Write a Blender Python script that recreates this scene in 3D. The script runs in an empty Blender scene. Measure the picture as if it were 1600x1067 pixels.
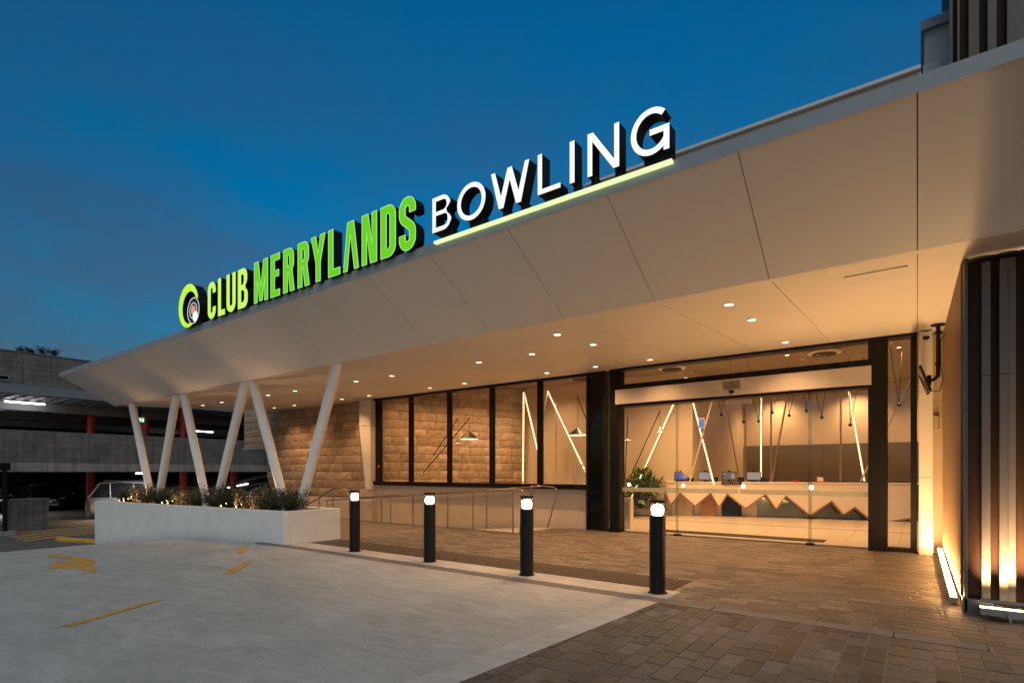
import bpy, bmesh, math, random
from mathutils import Vector, Matrix, noise as mnoise
random.seed(7)
D = bpy.data
sc = bpy.context.scene
COL = sc.collection
R = math.radians

# ------------------------------------------------------------------ camera, sky, exposure
EYE = Vector((0, 0, 1.45))
YAW = math.atan2(633.5, 855)
cam = D.cameras.new('camera'); cam_o = D.objects.new('camera', cam); COL.objects.link(cam_o)
cam_o.location = EYE; cam_o.rotation_euler = (R(90), 0, YAW)
cam.sensor_width = 36; cam.lens = 855 / 1600 * 36
cam.shift_y = 203.5 / 1600; cam.clip_start = .05; cam.clip_end = 3000
sc.camera = cam_o

EXPOSURE = 1.75
GAIN = 2 ** EXPOSURE
sc.view_settings.view_transform = 'Standard'; sc.view_settings.look = 'None'
sc.view_settings.exposure = EXPOSURE; sc.view_settings.gamma = 1
sc.view_settings.use_curve_mapping = False

world = D.worlds.new("World"); sc.world = world; world.use_nodes = True
wt = world.node_tree; wn = wt.nodes; wl = wt.links
bg = wn['Background']
sky = wn.new('ShaderNodeTexSky'); sky.sky_type = 'NISHITA'; sky.sun_disc = False
sky.sun_elevation = R(2.2); sky.sun_rotation = R(150)
sky.ozone_density = 4.3; sky.air_density = 1.0; sky.dust_density = 1.2
# dusk cloud veil: mauve banks low down, thin streaks higher up
tc = wn.new('ShaderNodeTexCoord'); sepw = wn.new('ShaderNodeSeparateXYZ')
wl.new(tc.outputs['Generated'], sepw.inputs[0])
mapw = wn.new('ShaderNodeMapping'); mapw.inputs['Scale'].default_value = (1.3, 1.3, 4.2); mapw.inputs['Location'].default_value = (-3.66, 3.47, 2.64)
wl.new(tc.outputs['Generated'], mapw.inputs[0])
cn = wn.new('ShaderNodeTexNoise'); cn.inputs['Scale'].default_value = 1.7; cn.inputs['Detail'].default_value = 8; cn.inputs['Roughness'].default_value = .58
wl.new(mapw.outputs[0], cn.inputs['Vector'])
cr = wn.new('ShaderNodeValToRGB'); cr.color_ramp.elements[0].position = .32; cr.color_ramp.elements[1].position = .64
cr.color_ramp.elements[0].color = (0, 0, 0, 1); cr.color_ramp.elements[1].color = (1, 1, 1, 1)
wl.new(cn.outputs['Fac'], cr.inputs[0])
low = wn.new('ShaderNodeMapRange'); low.inputs['From Min'].default_value = .0; low.inputs['From Max'].default_value = .62
low.inputs['To Min'].default_value = .95; low.inputs['To Max'].default_value = .12
wl.new(sepw.outputs['Z'], low.inputs['Value'])
mul = wn.new('ShaderNodeMath'); mul.operation = 'MULTIPLY'
wl.new(cr.outputs[0], mul.inputs[0]); wl.new(low.outputs[0], mul.inputs[1])
hs = wn.new('ShaderNodeHueSaturation'); hs.inputs['Saturation'].default_value = 1.18
tn = wn.new('ShaderNodeMix'); tn.data_type = 'RGBA'; tn.blend_type = 'MULTIPLY'; tn.inputs['Factor'].default_value = 1; tn.inputs['B'].default_value = (1, 1.17, .95, 1)
wl.new(sky.outputs[0], tn.inputs['A']); wl.new(tn.outputs['Result'], hs.inputs['Color'])
# clouds take the sky's own brightness, greyed and pinked
bw = wn.new('ShaderNodeRGBToBW'); wl.new(hs.outputs[0], bw.inputs[0])
cl = wn.new('ShaderNodeMix'); cl.data_type = 'RGBA'; cl.blend_type = 'MULTIPLY'; cl.inputs['Factor'].default_value = 1
wl.new(bw.outputs[0], cl.inputs['A']); cl.inputs['B'].default_value = (.42, .48, .78, 1)
mx = wn.new('ShaderNodeMix'); mx.data_type = 'RGBA'
wl.new(mul.outputs[0], mx.inputs['Factor']); wl.new(hs.outputs[0], mx.inputs['A']); wl.new(cl.outputs['Result'], mx.inputs['B'])
wl.new(mx.outputs['Result'], bg.inputs['Color'])
bg.inputs['Strength'].default_value = .1

# the afterglow in the west, behind the camera: one very weak, very wide sun
sun = D.lights.new('sun', 'SUN'); sun.energy = .31; sun.angle = R(60); sun.color = (1, .93, .72)
sun_o = D.objects.new('sun', sun); COL.objects.link(sun_o)
sun_o.rotation_euler = (R(36), 0, R(36))

cy = sc.cycles
cy.use_denoising = True
try: cy.denoiser = 'OPENIMAGEDENOISE'; cy.denoising_input_passes = 'RGB_ALBEDO_NORMAL'
except Exception: pass
cy.max_bounces = 9; cy.diffuse_bounces = 5; cy.glossy_bounces = 4; cy.transparent_max_bounces = 24; cy.transmission_bounces = 6
cy.sample_clamp_indirect = 4; cy.sample_clamp_direct = 0
cy.caustics_reflective = False; cy.caustics_refractive = False
try: cy.use_light_tree = True
except Exception: pass

# ------------------------------------------------------------------ helpers
def at(x, y, Y):
    "point on the plane at depth Y seen at photograph position x, y (measuring helper)"
    F = (-math.sin(YAW), math.cos(YAW)); Rt = (math.cos(YAW), math.sin(YAW))
    dx = F[0]*855 + Rt[0]*(x-800); dy = F[1]*855 + Rt[1]*(x-800)
    t = Y/dy
    return Vector((dx*t, Y, 1.45 + (737-y)*t))

def gz(X):
    "height of the driveway: flat by the entrance, ramping down to the car park on the left"
    xs = (-20.84, -16.35, -13.77, -11.68, -10.11); zs = (-.83, -.36, -.09, -.04, 0)
    if X <= xs[0]: return -.83
    if X >= xs[-1]: return 0
    for i in range(4):
        if X <= xs[i+1]:
            t = (X-xs[i])/(xs[i+1]-xs[i]); return zs[i]+(zs[i+1]-zs[i])*t

class MB:
    def __init__(s): s.v = []; s.f = []; s.m = []
    def add(s, vs, fs, mi=0):
        b = len(s.v); s.v += [tuple(p) for p in vs]
        s.f += [tuple(i+b for i in q) for q in fs]; s.m += [mi]*len(fs); return s
    def box(s, a, b, mi=0):
        x0, x1 = sorted((a[0], b[0])); y0, y1 = sorted((a[1], b[1])); z0, z1 = sorted((a[2], b[2]))
        return s.add([(x0,y0,z0),(x1,y0,z0),(x1,y1,z0),(x0,y1,z0),(x0,y0,z1),(x1,y0,z1),(x1,y1,z1),(x0,y1,z1)],
              [(0,3,2,1),(4,5,6,7),(0,1,5,4),(1,2,6,5),(2,3,7,6),(3,0,4,7)], mi)
    def obox(s, o, u, v, w, mi=0):
        o, u, v, w = map(Vector, (o, u, v, w))
        p = [o, o+u, o+u+v, o+v, o+w, o+u+w, o+u+v+w, o+v+w]
        fl = u.cross(v).dot(w) < 0
        fs = [(0,3,2,1),(4,5,6,7),(0,1,5,4),(1,2,6,5),(2,3,7,6),(3,0,4,7)]
        return s.add(p, [q[::-1] for q in fs] if fl else fs, mi)
    def tube(s, p0, p1, r0, r1=None, n=10, caps=True, mi=0):
        p0, p1 = Vector(p0), Vector(p1); r1 = r0 if r1 is None else r1
        d = (p1-p0).normalized(); a = d.orthogonal().normalized(); b = d.cross(a)
        vs = []
        for p, r in ((p0, r0), (p1, r1)):
            for i in range(n):
                t = 2*math.pi*i/n; vs.append(p + (a*math.cos(t)+b*math.sin(t))*r)
        fs = [(i, (i+1)%n, n+(i+1)%n, n+i) for i in range(n)]
        if caps: fs += [tuple(range(n-1, -1, -1)), tuple(range(n, 2*n))]
        return s.add(vs, fs, mi)
    def path(s, pts, r, n=8, mi=0):
        "round bar along a polyline with mitred joints"
        P = [Vector(p) for p in pts]; rings = []
        up = None
        for i, p in enumerate(P):
            t = ((P[i]-P[i-1]).normalized() if i else Vector()) + ((P[i+1]-P[i]).normalized() if i < len(P)-1 else Vector())
            t.normalize()
            a = (up - t*up.dot(t)).normalized() if up else t.orthogonal().normalized()
            up = a; b = t.cross(a)
            rings.append([p+(a*math.cos(2*math.pi*k/n)+b*math.sin(2*math.pi*k/n))*r for k in range(n)])
        vs = [q for rg in rings for q in rg]; fs = []
        for i in range(len(P)-1):
            for k in range(n):
                fs.append((i*n+k, i*n+(k+1)%n, (i+1)*n+(k+1)%n, (i+1)*n+k))
        fs += [tuple(range(n-1, -1, -1)), tuple(range(len(vs)-n, len(vs)))]
        return s.add(vs, fs, mi)
    def prism(s, poly, d, mi=0):
        "closed planar polygon of 3D points pushed along d"
        P = [Vector(p) for p in poly]; d = Vector(d); n = len(P)
        nrm = Vector()
        for i in range(n): nrm += P[i].cross(P[(i+1)%n])
        if nrm.dot(d) > 0: P.reverse()
        vs = P + [p+d for p in P]
        fs = [tuple(range(n)), tuple(range(2*n-1, n-1, -1))] + [((i+1)%n, i, n+i, n+(i+1)%n) for i in range(n)]
        return s.add(vs, fs, mi)
    def lathe(s, c, prof, n=20, mi=0):
        "profile of (radius, z) turned about the vertical at c"
        c = Vector(c); vs = []; fs = []
        for r, z in prof:
            for i in range(n):
                t = 2*math.pi*i/n; vs.append((c.x+r*math.cos(t), c.y+r*math.sin(t), c.z+z))
        for j in range(len(prof)-1):
            for i in range(n): fs.append((j*n+i, j*n+(i+1)%n, (j+1)*n+(i+1)%n, (j+1)*n+i))
        fs += [tuple(range(n-1, -1, -1)), tuple(range(len(vs)-n, len(vs)))]
        return s.add(vs, fs, mi)
    def mesh(s, name, mats, origin=(0,0,0), smooth=None, bevel=0):
        o = Vector(origin); m = D.meshes.new(name)
        m.from_pydata([(p[0]-o.x, p[1]-o.y, p[2]-o.z) for p in s.v], [], s.f)
        for mt in (mats if isinstance(mats, (list, tuple)) else [mats]): m.materials.append(mt)
        m.polygons.foreach_set('material_index', s.m)
        if bevel:
            bm = bmesh.new(); bm.from_mesh(m)
            bm.normal_update()
            es = [e for e in bm.edges if len(e.link_faces) == 2 and e.calc_face_angle(0) > .6]
            bmesh.ops.bevel(bm, geom=es, offset=bevel, segments=2, affect='EDGES', profile=.7, clamp_overlap=True)
            bm.to_mesh(m); bm.free()
        if smooth:
            m.polygons.foreach_set('use_smooth', [True]*len(m.polygons))
            try: m.set_sharp_from_angle(angle=R(smooth))
            except Exception: pass
        m.update(); return m

def wloc(o):
    v = Vector()
    while o: v += o.location; o = o.parent
    return v
def obj(name, mb, mat, parent=None, smooth=None, bevel=0, at_=None):
    "one mesh object; points of mb are world points"
    base = wloc(parent) if parent else Vector(at_ or (0,0,0))
    m = mb.mesh(name, mat, base, smooth, bevel)
    o = D.objects.new(name, m); COL.objects.link(o)
    if parent: o.parent = parent
    else: o.location = base
    return o
def tag(o, label, cat, group=None, kind=None):
    o['label'] = label; o['category'] = cat
    if group: o['group'] = group
    if kind: o['kind'] = kind
    return o
def thing(name, label, cat, loc, group=None):
    o = D.objects.new(name, None); COL.objects.link(o); o.location = loc; o.empty_display_size = .2
    return tag(o, label, cat, group)
def struct(name, mb, mat, smooth=None, bevel=0):
    o = obj(name, mb, mat, None, smooth, bevel); o['kind'] = 'structure'; return o
def dup(root, delta=None, loc=None, rotz=None, label=None):
    r = root.copy(); COL.objects.link(r)
    if loc is not None: r.location = loc
    if delta is not None: r.location = root.location + Vector(delta)
    if rotz is not None: r.rotation_euler = (0, 0, rotz)
    if label: r['label'] = label
    for ch in list(root.children):
        c = ch.copy(); COL.objects.link(c); c.parent = r
        for g in list(ch.children):
            k = g.copy(); COL.objects.link(k); k.parent = c
    return r

# ------------------------------------------------------------------ materials
def mat(name, col, rough=.6, var=.12, scale=3, metal=0, rand=0, bump=0, bscale=60, spec=.5, fine=0, coat=0, stretch=None, streak=0, island=False):
    m = D.materials.new(name); m.use_nodes = True; nt = m.node_tree; n = nt.nodes; l = nt.links
    p = n['Principled BSDF']; p.inputs['Roughness'].default_value = rough; p.inputs['Metallic'].default_value = metal
    p.inputs['Specular IOR Level'].default_value = spec
    if coat: p.inputs['Coat Weight'].default_value = coat; p.inputs['Coat Roughness'].default_value = .05
    geo = n.new('ShaderNodeNewGeometry'); mp = n.new('ShaderNodeMapping')
    if stretch: mp.inputs['Scale'].default_value = stretch
    l.new(geo.outputs['Position'], mp.inputs[0])
    nz = n.new('ShaderNodeTexNoise'); nz.inputs['Scale'].default_value = scale; nz.inputs['Detail'].default_value = 6; nz.inputs['Roughness'].default_value = .6
    l.new(mp.outputs[0], nz.inputs['Vector'])
    mr = n.new('ShaderNodeMapRange'); mr.inputs['From Min'].default_value = .25; mr.inputs['From Max'].default_value = .75
    mr.inputs['To Min'].default_value = 1-var; mr.inputs['To Max'].default_value = 1+var
    l.new(nz.outputs['Fac'], mr.inputs['Value']); val = mr.outputs[0]
    def times(a, b):
        k = n.new('ShaderNodeMath'); k.operation = 'MULTIPLY'; l.new(a, k.inputs[0]); l.new(b, k.inputs[1]); return k.outputs[0]
    if fine:
        n2 = n.new('ShaderNodeTexNoise'); n2.inputs['Scale'].default_value = bscale*1.4; n2.inputs['Detail'].default_value = 3
        l.new(geo.outputs['Position'], n2.inputs['Vector'])
        r2 = n.new('ShaderNodeMapRange'); r2.inputs['From Min'].default_value = .3; r2.inputs['From Max'].default_value = .7
        r2.inputs['To Min'].default_value = 1-fine; r2.inputs['To Max'].default_value = 1+fine
        l.new(n2.outputs['Fac'], r2.inputs['Value']); val = times(val, r2.outputs[0])
    if streak:
        m3 = n.new('ShaderNodeMapping'); m3.inputs['Scale'].default_value = (7, 7, .35); l.new(geo.outputs['Position'], m3.inputs[0])
        n3 = n.new('ShaderNodeTexNoise'); n3.inputs['Scale'].default_value = 1; n3.inputs['Detail'].default_value = 5; l.new(m3.outputs[0], n3.inputs['Vector'])
        r3 = n.new('ShaderNodeMapRange'); r3.inputs['From Min'].default_value = .45; r3.inputs['From Max'].default_value = .75
        r3.inputs['To Min'].default_value = 1; r3.inputs['To Max'].default_value = 1-streak
        l.new(n3.outputs['Fac'], r3.inputs['Value']); val = times(val, r3.outputs[0])
    base = None
    if rand:
        oi = n.new('ShaderNodeObjectInfo'); ad = n.new('ShaderNodeMath'); ad.operation = 'ADD'
        l.new(oi.outputs['Random'], ad.inputs[0]); l.new(geo.outputs['Random Per Island'], ad.inputs[1])
        fr = n.new('ShaderNodeMath'); fr.operation = 'FRACT'; l.new(ad.outputs[0], fr.inputs[0])
        r4 = n.new('ShaderNodeMapRange'); r4.inputs['To Min'].default_value = 1-rand; r4.inputs['To Max'].default_value = 1+rand
        l.new(fr.outputs[0], r4.inputs['Value']); val = times(val, r4.outputs[0])
        if isinstance(col[0], (list, tuple)):
            ramp = n.new('ShaderNodeValToRGB'); ramp.color_ramp.interpolation = 'CONSTANT'
            k = n.new('ShaderNodeMath'); k.operation = 'MULTIPLY'; k.inputs[1].default_value = 7.31; l.new(fr.outputs[0], k.inputs[0])
            k2 = n.new('ShaderNodeMath'); k2.operation = 'FRACT'; l.new(k.outputs[0], k2.inputs[0])
            l.new(k2.outputs[0], ramp.inputs[0]); e = ramp.color_ramp.elements
            while len(e) < len(col): e.new(.5)
            for i, c in enumerate(col): e[i].position = i/len(col); e[i].color = (*c, 1)
            base = ramp.outputs[0]
    mixn = n.new('ShaderNodeVectorMath'); mixn.operation = 'SCALE'
    if base: l.new(base, mixn.inputs[0])
    else: mixn.inputs[0].default_value = col if not isinstance(col[0], (list, tuple)) else col[0]
    l.new(val, mixn.inputs['Scale']); l.new(mixn.outputs[0], p.inputs['Base Color'])
    if bump:
        nb = n.new('ShaderNodeTexNoise'); nb.inputs['Scale'].default_value = bscale; nb.inputs['Detail'].default_value = 5
        l.new(mp.outputs[0], nb.inputs['Vector'])
        b = n.new('ShaderNodeBump'); b.inputs['Strength'].default_value = bump; b.inputs['Distance'].default_value = .01
        l.new(nb.outputs['Fac'], b.inputs['Height']); l.new(b.outputs[0], p.inputs['Normal'])
    return m
def glow(name, col, s):
    "something that gives off light; s = 1 shows at full display brightness"
    m = D.materials.new(name); m.use_nodes = True; n = m.node_tree.nodes; p = n['Principled BSDF']
    p.inputs['Base Color'].default_value = (.01, .01, .01, 1)
    p.inputs['Emission Color'].default_value = (*col, 1); p.inputs['Emission Strength'].default_value = s/GAIN
    return m
def glass_mat(name, tint=(.94, .95, .94), refl=.045):
    m = D.materials.new(name); m.use_nodes = True; nt = m.node_tree; n = nt.nodes; l = nt.links
    for x in list(n): n.remove(x)
    out = n.new('ShaderNodeOutputMaterial'); mx_ = n.new('ShaderNodeMixShader'); tr = n.new('ShaderNodeBsdfTransparent'); gl = n.new('ShaderNodeBsdfGlossy')
    tr.inputs[0].default_value = (*tint, 1); gl.inputs['Roughness'].default_value = 0.005
    lw = n.new('ShaderNodeLayerWeight'); pw = n.new('ShaderNodeMath'); pw.operation = 'POWER'; pw.inputs[1].default_value = 5
    lw.inputs['Blend'].default_value = .5
    l.new(lw.outputs['Facing'], pw.inputs[0])
    ma = n.new('ShaderNodeMath'); ma.operation = 'MULTIPLY_ADD'; ma.inputs[1].default_value = 1-refl; ma.inputs[2].default_value = refl
    l.new(pw.outputs[0], ma.inputs[0]); l.new(ma.outputs[0], mx_.inputs[0]); l.new(tr.outputs[0], mx_.inputs[1]); l.new(gl.outputs[0], mx_.inputs[2])
    l.new(mx_.outputs[0], out.inputs[0]); return m

def concrete_mat(name, col, sc_=1.0):
    m = mat(name, col, .75, .13, .9*sc_, bump=.25, bscale=45, fine=.10)
    nt = m.node_tree; n = nt.nodes; l = nt.links; p = n['Principled BSDF']
    src = p.inputs['Base Color'].links[0].from_socket
    geo = n['Geometry'] if 'Geometry' in n else [x for x in n if x.type == 'NEW_GEOMETRY'][0]
    mp = n.new('ShaderNodeMapping'); mp.inputs['Scale'].default_value = (1.1, 3.2, 1); mp.inputs['Rotation'].default_value = (0, 0, .5); l.new(geo.outputs['Position'], mp.inputs[0])
    sw = n.new('ShaderNodeTexNoise'); sw.inputs['Scale'].default_value = 1.3; sw.inputs['Detail'].default_value = 9; sw.inputs['Roughness'].default_value = .68; sw.inputs['Distortion'].default_value = 1.4
    l.new(mp.outputs[0], sw.inputs['Vector'])
    r1 = n.new('ShaderNodeMapRange'); r1.inputs['From Min'].default_value = .35; r1.inputs['From Max'].default_value = .68; r1.inputs['To Min'].default_value = .83; r1.inputs['To Max'].default_value = 1.10
    l.new(sw.outputs['Fac'], r1.inputs['Value'])
    vo = n.new('ShaderNodeTexNoise'); vo.inputs['Scale'].default_value = 16; vo.inputs['Detail'].default_value = 2; l.new(geo.outputs['Position'], vo.inputs['Vector'])
    r2 = n.new('ShaderNodeMapRange'); r2.inputs['From Min'].default_value = .70; r2.inputs['From Max'].default_value = .76; r2.inputs['To Min'].default_value = 1; r2.inputs['To Max'].default_value = .62
    l.new(vo.outputs['Fac'], r2.inputs['Value'])
    k = n.new('ShaderNodeMath'); k.operation = 'MULTIPLY'; l.new(r1.outputs[0], k.inputs[0]); l.new(r2.outputs[0], k.inputs[1])
    st = n.new('ShaderNodeTexNoise'); st.inputs['Scale'].default_value = 1.9; st.inputs['Detail'].default_value = 7; st.inputs['Roughness'].default_value = .7; l.new(geo.outputs['Position'], st.inputs['Vector'])
    r3 = n.new('ShaderNodeMapRange'); r3.inputs['From Min'].default_value = .60; r3.inputs['From Max'].default_value = .72; r3.inputs['To Min'].default_value = 1; r3.inputs['To Max'].default_value = .80
    l.new(st.outputs['Fac'], r3.inputs['Value'])
    k0 = k; k = n.new('ShaderNodeMath'); k.operation = 'MULTIPLY'; l.new(k0.outputs[0], k.inputs[0]); l.new(r3.outputs[0], k.inputs[1])
    v = n.new('ShaderNodeVectorMath'); v.operation = 'SCALE'; l.new(src, v.inputs[0]); l.new(k.outputs[0], v.inputs['Scale'])
    l.new(v.outputs[0], p.inputs['Base Color'])
    return m

WARM = (1, .53, .22)
M_concrete = concrete_mat('driveway_concrete', (.445, .432, .41))
M_kerb = concrete_mat('pale_concrete', (.50, .48, .45), 2)
M_band = mat('grey_drain_stone', (.15, .145, .14), .6, .2, 5, bump=.2, fine=.12)
M_asphalt = mat('asphalt', (.105, .105, .11), .85, .25, 1.2, bump=.4, bscale=90, fine=.2)
M_parkfloor = mat('car_park_floor', (.24, .23, .22), .6, .25, .8, fine=.1)
M_paver = mat('brown_paver', [(.122,.102,.085),(.148,.127,.109),(.10,.087,.074),(.133,.108,.088),(.124,.107,.095)], .5, .26, 9, rand=.32, bump=.5, bscale=70, fine=.2)
M_gpaver = mat('grey_paver', [(.078,.075,.075),(.096,.093,.092),(.064,.063,.065),(.084,.077,.067),(.104,.10,.099),(.075,.066,.053)], .45, .26, 9, rand=.30, bump=.6, bscale=110, fine=.34)
M_joint = mat('paver_joint_sand', (.22, .195, .17), .95, .35, 14, fine=.2)
M_tactile = mat('brown_tactile', (.048, .036, .028), .5, .15, 10, fine=.1)
M_yellow = mat('yellow_road_paint', (.62, .34, .045), .6, .3, 7, fine=.15, bscale=40)
M_whiteline = mat('white_road_paint', (.5, .5, .48), .6, .25, 7)
M_fascia = mat('fascia_panel', (.74, .71, .68), .42, .035, .8)
M_soffit = mat('soffit_board', (.66, .62, .58), .5, .03, .8)
M_trim = mat('grey_metal_trim', (.32, .34, .36), .4, .08, 3, metal=.0)
M_dark = mat('joint_backing', (.035, .03, .028), .8, .1)
M_back = mat('fascia_backing', (.10, .085, .075), .8, .1)
M_roof = mat('roof_membrane', (.12, .12, .13), .8, .2, 2)
M_column = mat('white_column_paint', (.82, .81, .79), .45, .03, 6, bump=.06, bscale=25)
M_planter = mat('white_render', (.78, .78, .77), .7, .075, 2.2, bump=.1, bscale=50)
M_soil = mat('soil', (.03, .022, .016), .95, .4, 10, bump=.6, bscale=30)
M_leaf = mat('shrub_leaf', [(.028,.052,.014),(.045,.068,.017),(.055,.042,.014),(.022,.042,.013),(.07,.052,.018)], .5, .2, 12, rand=.25)
M_stem = mat('woody_stem', (.06, .04, .03), .8)
M_stone = mat('sandstone', [(.40,.30,.21),(.43,.32,.22),(.36,.262,.18),(.46,.36,.26),(.36,.27,.195)], .85, .30, 6, rand=.2, bump=1.0, bscale=22, fine=.12)
M_mortar = mat('mortar', (.11, .08, .06), .95, .2)
M_render = mat('beige_render', (.62, .53, .44), .8, .06, 2.5, bump=.1)
M_black = mat('black_aluminium', (.008, .007, .006), .45, .1, 4, spec=.2)
M_blackglass = mat('black_glass', (.004, .004, .004), .04, .05, spec=.3)
M_bollard = mat('black_powdercoat', (.010, .010, .010), .5, .1, 8, spec=.22)
M_steel = mat('brushed_steel', (.33, .30, .27), .34, .08, 10, metal=1)
M_glass = glass_mat('window_glass')
M_bglass = glass_mat('balustrade_glass', (.90, .91, .89), .035)
def frosted(name, col, k):
    m = glass_mat(name, (.95, .96, .95), .06); nt = m.node_tree; n = nt.nodes; l = nt.links
    out = [x for x in n if x.type == 'OUTPUT_MATERIAL'][0]; old = out.inputs[0].links[0].from_socket
    df = n.new('ShaderNodeBsdfDiffuse'); df.inputs[0].default_value = (*col, 1); tl = n.new('ShaderNodeBsdfTranslucent'); tl.inputs[0].default_value = (*col, 1)
    a = n.new('ShaderNodeMixShader'); a.inputs[0].default_value = .5; l.new(df.outputs[0], a.inputs[1]); l.new(tl.outputs[0], a.inputs[2])
    b = n.new('ShaderNodeMixShader'); b.inputs[0].default_value = k; l.new(old, b.inputs[1]); l.new(a.outputs[0], b.inputs[2]); l.new(b.outputs[0], out.inputs[0]); return m
M_fband = frosted('frosted_strip', (.62, .66, .60), .45)
M_clear = glass_mat('lens_glass', (.9, .9, .9), .08)
M_frost = mat('frosted_band', (.55, .58, .52), .5, .03)
M_header = mat('white_door_header', (.50, .46, .44), .35, .02)
M_clad = mat('white_cladding', (.72, .69, .65), .4, .03)
M_tan = mat('tan_wall', (.45, .36, .26), .7, .05)
M_brown = mat('dark_brown_slat', (.030, .015, .009), .5, .25, 6, spec=.15, stretch=(6, 6, .4))
M_greyslat = mat('grey_slat', (.125, .112, .10), .5, .06, 30, bump=.3, bscale=140)
M_towerslat = mat('tower_bronze_slat', (.13, .085, .06), .5, .2, 6, stretch=(6, 6, .4))
M_sideslat = mat('bronze_slat', (.34, .22, .125), .4, .2, 6, stretch=(6, 6, .4))
M_inwall = mat('lobby_wall', (.66, .56, .44), .75, .03, 1)
M_indark = mat('lobby_dark_panel', (.165, .125, .085), .6, .05, 1)
M_inceil = mat('lobby_ceiling', (.30, .235, .17), .85, .03, 1)
M_tile = mat('floor_tile', (.60, .53, .45), .28, .05, 1.2, rand=.025)
M_grout = mat('tile_grout', (.22, .18, .14), .9)
M_counter = mat('counter_front', (.82, .75, .66), .35, .02)
M_wood = mat('warm_timber', (.36, .17, .075), .5, .25, 5, stretch=(1, 1, 8))
M_painted_mirror = mat('painted_mirror_plinth', (.17, .205, .22), .08, .1, 2, metal=.55)  # glossy plinth, reflected blue dusk painted into its base colour
M_pole = mat('beige_pole', (.72, .60, .46), .5, .04)
M_mat = mat('door_mat', (.035, .028, .022), .95, .2, 30)
M_pot = mat('grey_pot', (.33, .31, .28), .7, .1)
M_palm = mat('green_palm_leaf', [(.11,.20,.03),(.15,.26,.04),(.08,.16,.03)], .4, .2, 5, rand=.2)
M_block = mat('grey_block', [(.185,.175,.165),(.20,.19,.18),(.17,.165,.155)], .92, .2, 1.3, rand=.07, bump=.5, bscale=30, streak=.45, fine=.1)
M_blockj = mat('block_joint', (.13, .125, .12), .95, .2)
M_slab = mat('slab_concrete', (.33, .32, .305), .85, .18, 1.5, streak=.4)
M_beam = mat('blue_grey_beam', (.20, .225, .25), .6, .1, 2)
M_deck = mat('galvanised_deck', (.20, .195, .19), .5, .12, 3)
M_red = mat('red_column_paint', (.42, .028, .022), .5, .15, 3)
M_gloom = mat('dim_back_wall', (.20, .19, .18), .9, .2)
M_carblack = mat('black_car_paint', (.008, .008, .009), .22, .05, coat=.6)
M_carsilver = mat('silver_car_paint', (.42, .42, .42), .3, .05, metal=.15, coat=.6)
M_carwhite = mat('white_car_paint', (.6, .6, .6), .3, .05, coat=.6)
M_cargrey = mat('dark_grey_car_paint', (.05, .052, .055), .3, .05, coat=.6)
M_carglass = mat('tinted_car_glass', (.035, .04, .045), .12, .1, spec=.6)
M_tyre = mat('tyre_rubber', (.012, .012, .012), .85)
M_rim = mat('alloy_rim', (.4, .4, .4), .3, metal=1)
M_chrome = mat('chrome', (.6, .6, .6), .12, metal=1)
M_plate = mat('number_plate', (.6, .6, .52), .5)
M_lampglass = mat('headlamp_lens', (.5, .5, .5), .1)
M_tail = mat('tail_lamp', (.3, .02, .02), .2)
M_boxmetal = mat('beige_roof_cladding', (.72, .64, .56), .6, .05)
M_shade = mat('brushed_bronze_shade', (.30, .26, .22), .35, metal=.9)
M_blackplastic = mat('black_plastic', (.009, .009, .009), .5, spec=.25)
M_galv = mat('aluminium_housing', (.40, .41, .42), .35, .08, 6, metal=.8)
M_leafdry = mat('dry_leaf', (.35, .14, .03), .7)

E_down = glow('downlight_lens', (1, .80, .52), 3.5)
E_tube = glow('led_tube', (1, .66, .36), 2.6)
E_strip = glow('led_strip', (1, .56, .22), 285)
E_bar_lens = glow('led_bar_lens', (1, .62, .30), 14)
E_bollard = glow('bollard_lamp', (1, .78, .52), 60)
E_fluoro = glow('fluorescent_tube', (.93, .90, 1), 26)
E_green = glow('green_letter_face', (.135, .64, .0), 1.0)
E_lime = glow('lime_letter_face', (.60, .95, .12), 1.0)
E_rim = glow('pale_letter_rim', (.5, .9, .28), .9)
E_white = glow('white_letter_face', (1, 1, .98), 1.05)
E_bar = glow('lime_white_bar', (.88, 1, .50), 1.0)
E_ring = glow('logo_ring', (.56, .95, .02), 1.0)
E_exit = glow('exit_sign', (.02, .55, .16), 1.2)
E_exitw = glow('exit_sign_white', (.8, 1, .85), 1.5)
E_blue = glow('blue_screen', (.03, .08, .33), 1.0)
E_screen = glow('pale_screen', (.50, .44, .40), .6)
E_screend = glow('dim_screen', (.12, .10, .10), .8)
E_shade = glow('pendant_lens', (1, .72, .42), 2.2)
E_spark = glow('garden_spot_lens', (1, .66, .30), 4)
E_redled = glow('red_indicator', (1, .03, .02), .9)

def spot(parent, name, p, energy, angle, target=None, blend=.6, col=WARM, size=.04):
    l = D.lights.new(name, 'SPOT'); l.energy = energy; l.spot_size = R(angle); l.spot_blend = blend; l.color = col; l.shadow_soft_size = size
    o = D.objects.new(name, l); COL.objects.link(o); o.parent = parent; o.location = Vector(p)-wloc(parent)
    if target is not None:
        o.rotation_euler = (Vector(target)-Vector(p)).to_track_quat('-Z', 'Y').to_euler()
    return o

# ------------------------------------------------------------------ ground
g = MB(); g.add([(-900,-900,-1.0),(900,-900,-1.0),(900,900,-1.0),(-900,900,-1.0)], [(0,1,2,3)]); struct('ground', g, M_asphalt)
g = MB(); g.box((-27.2, -40, -.95), (-20.9, 40, -.83)); struct('asphalt_lane', g, M_asphalt)
g = MB(); g.box((-60, -40, -.99), (-27.2, 40, -.832)); struct('car_park_floor', g, M_parkfloor)

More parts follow.
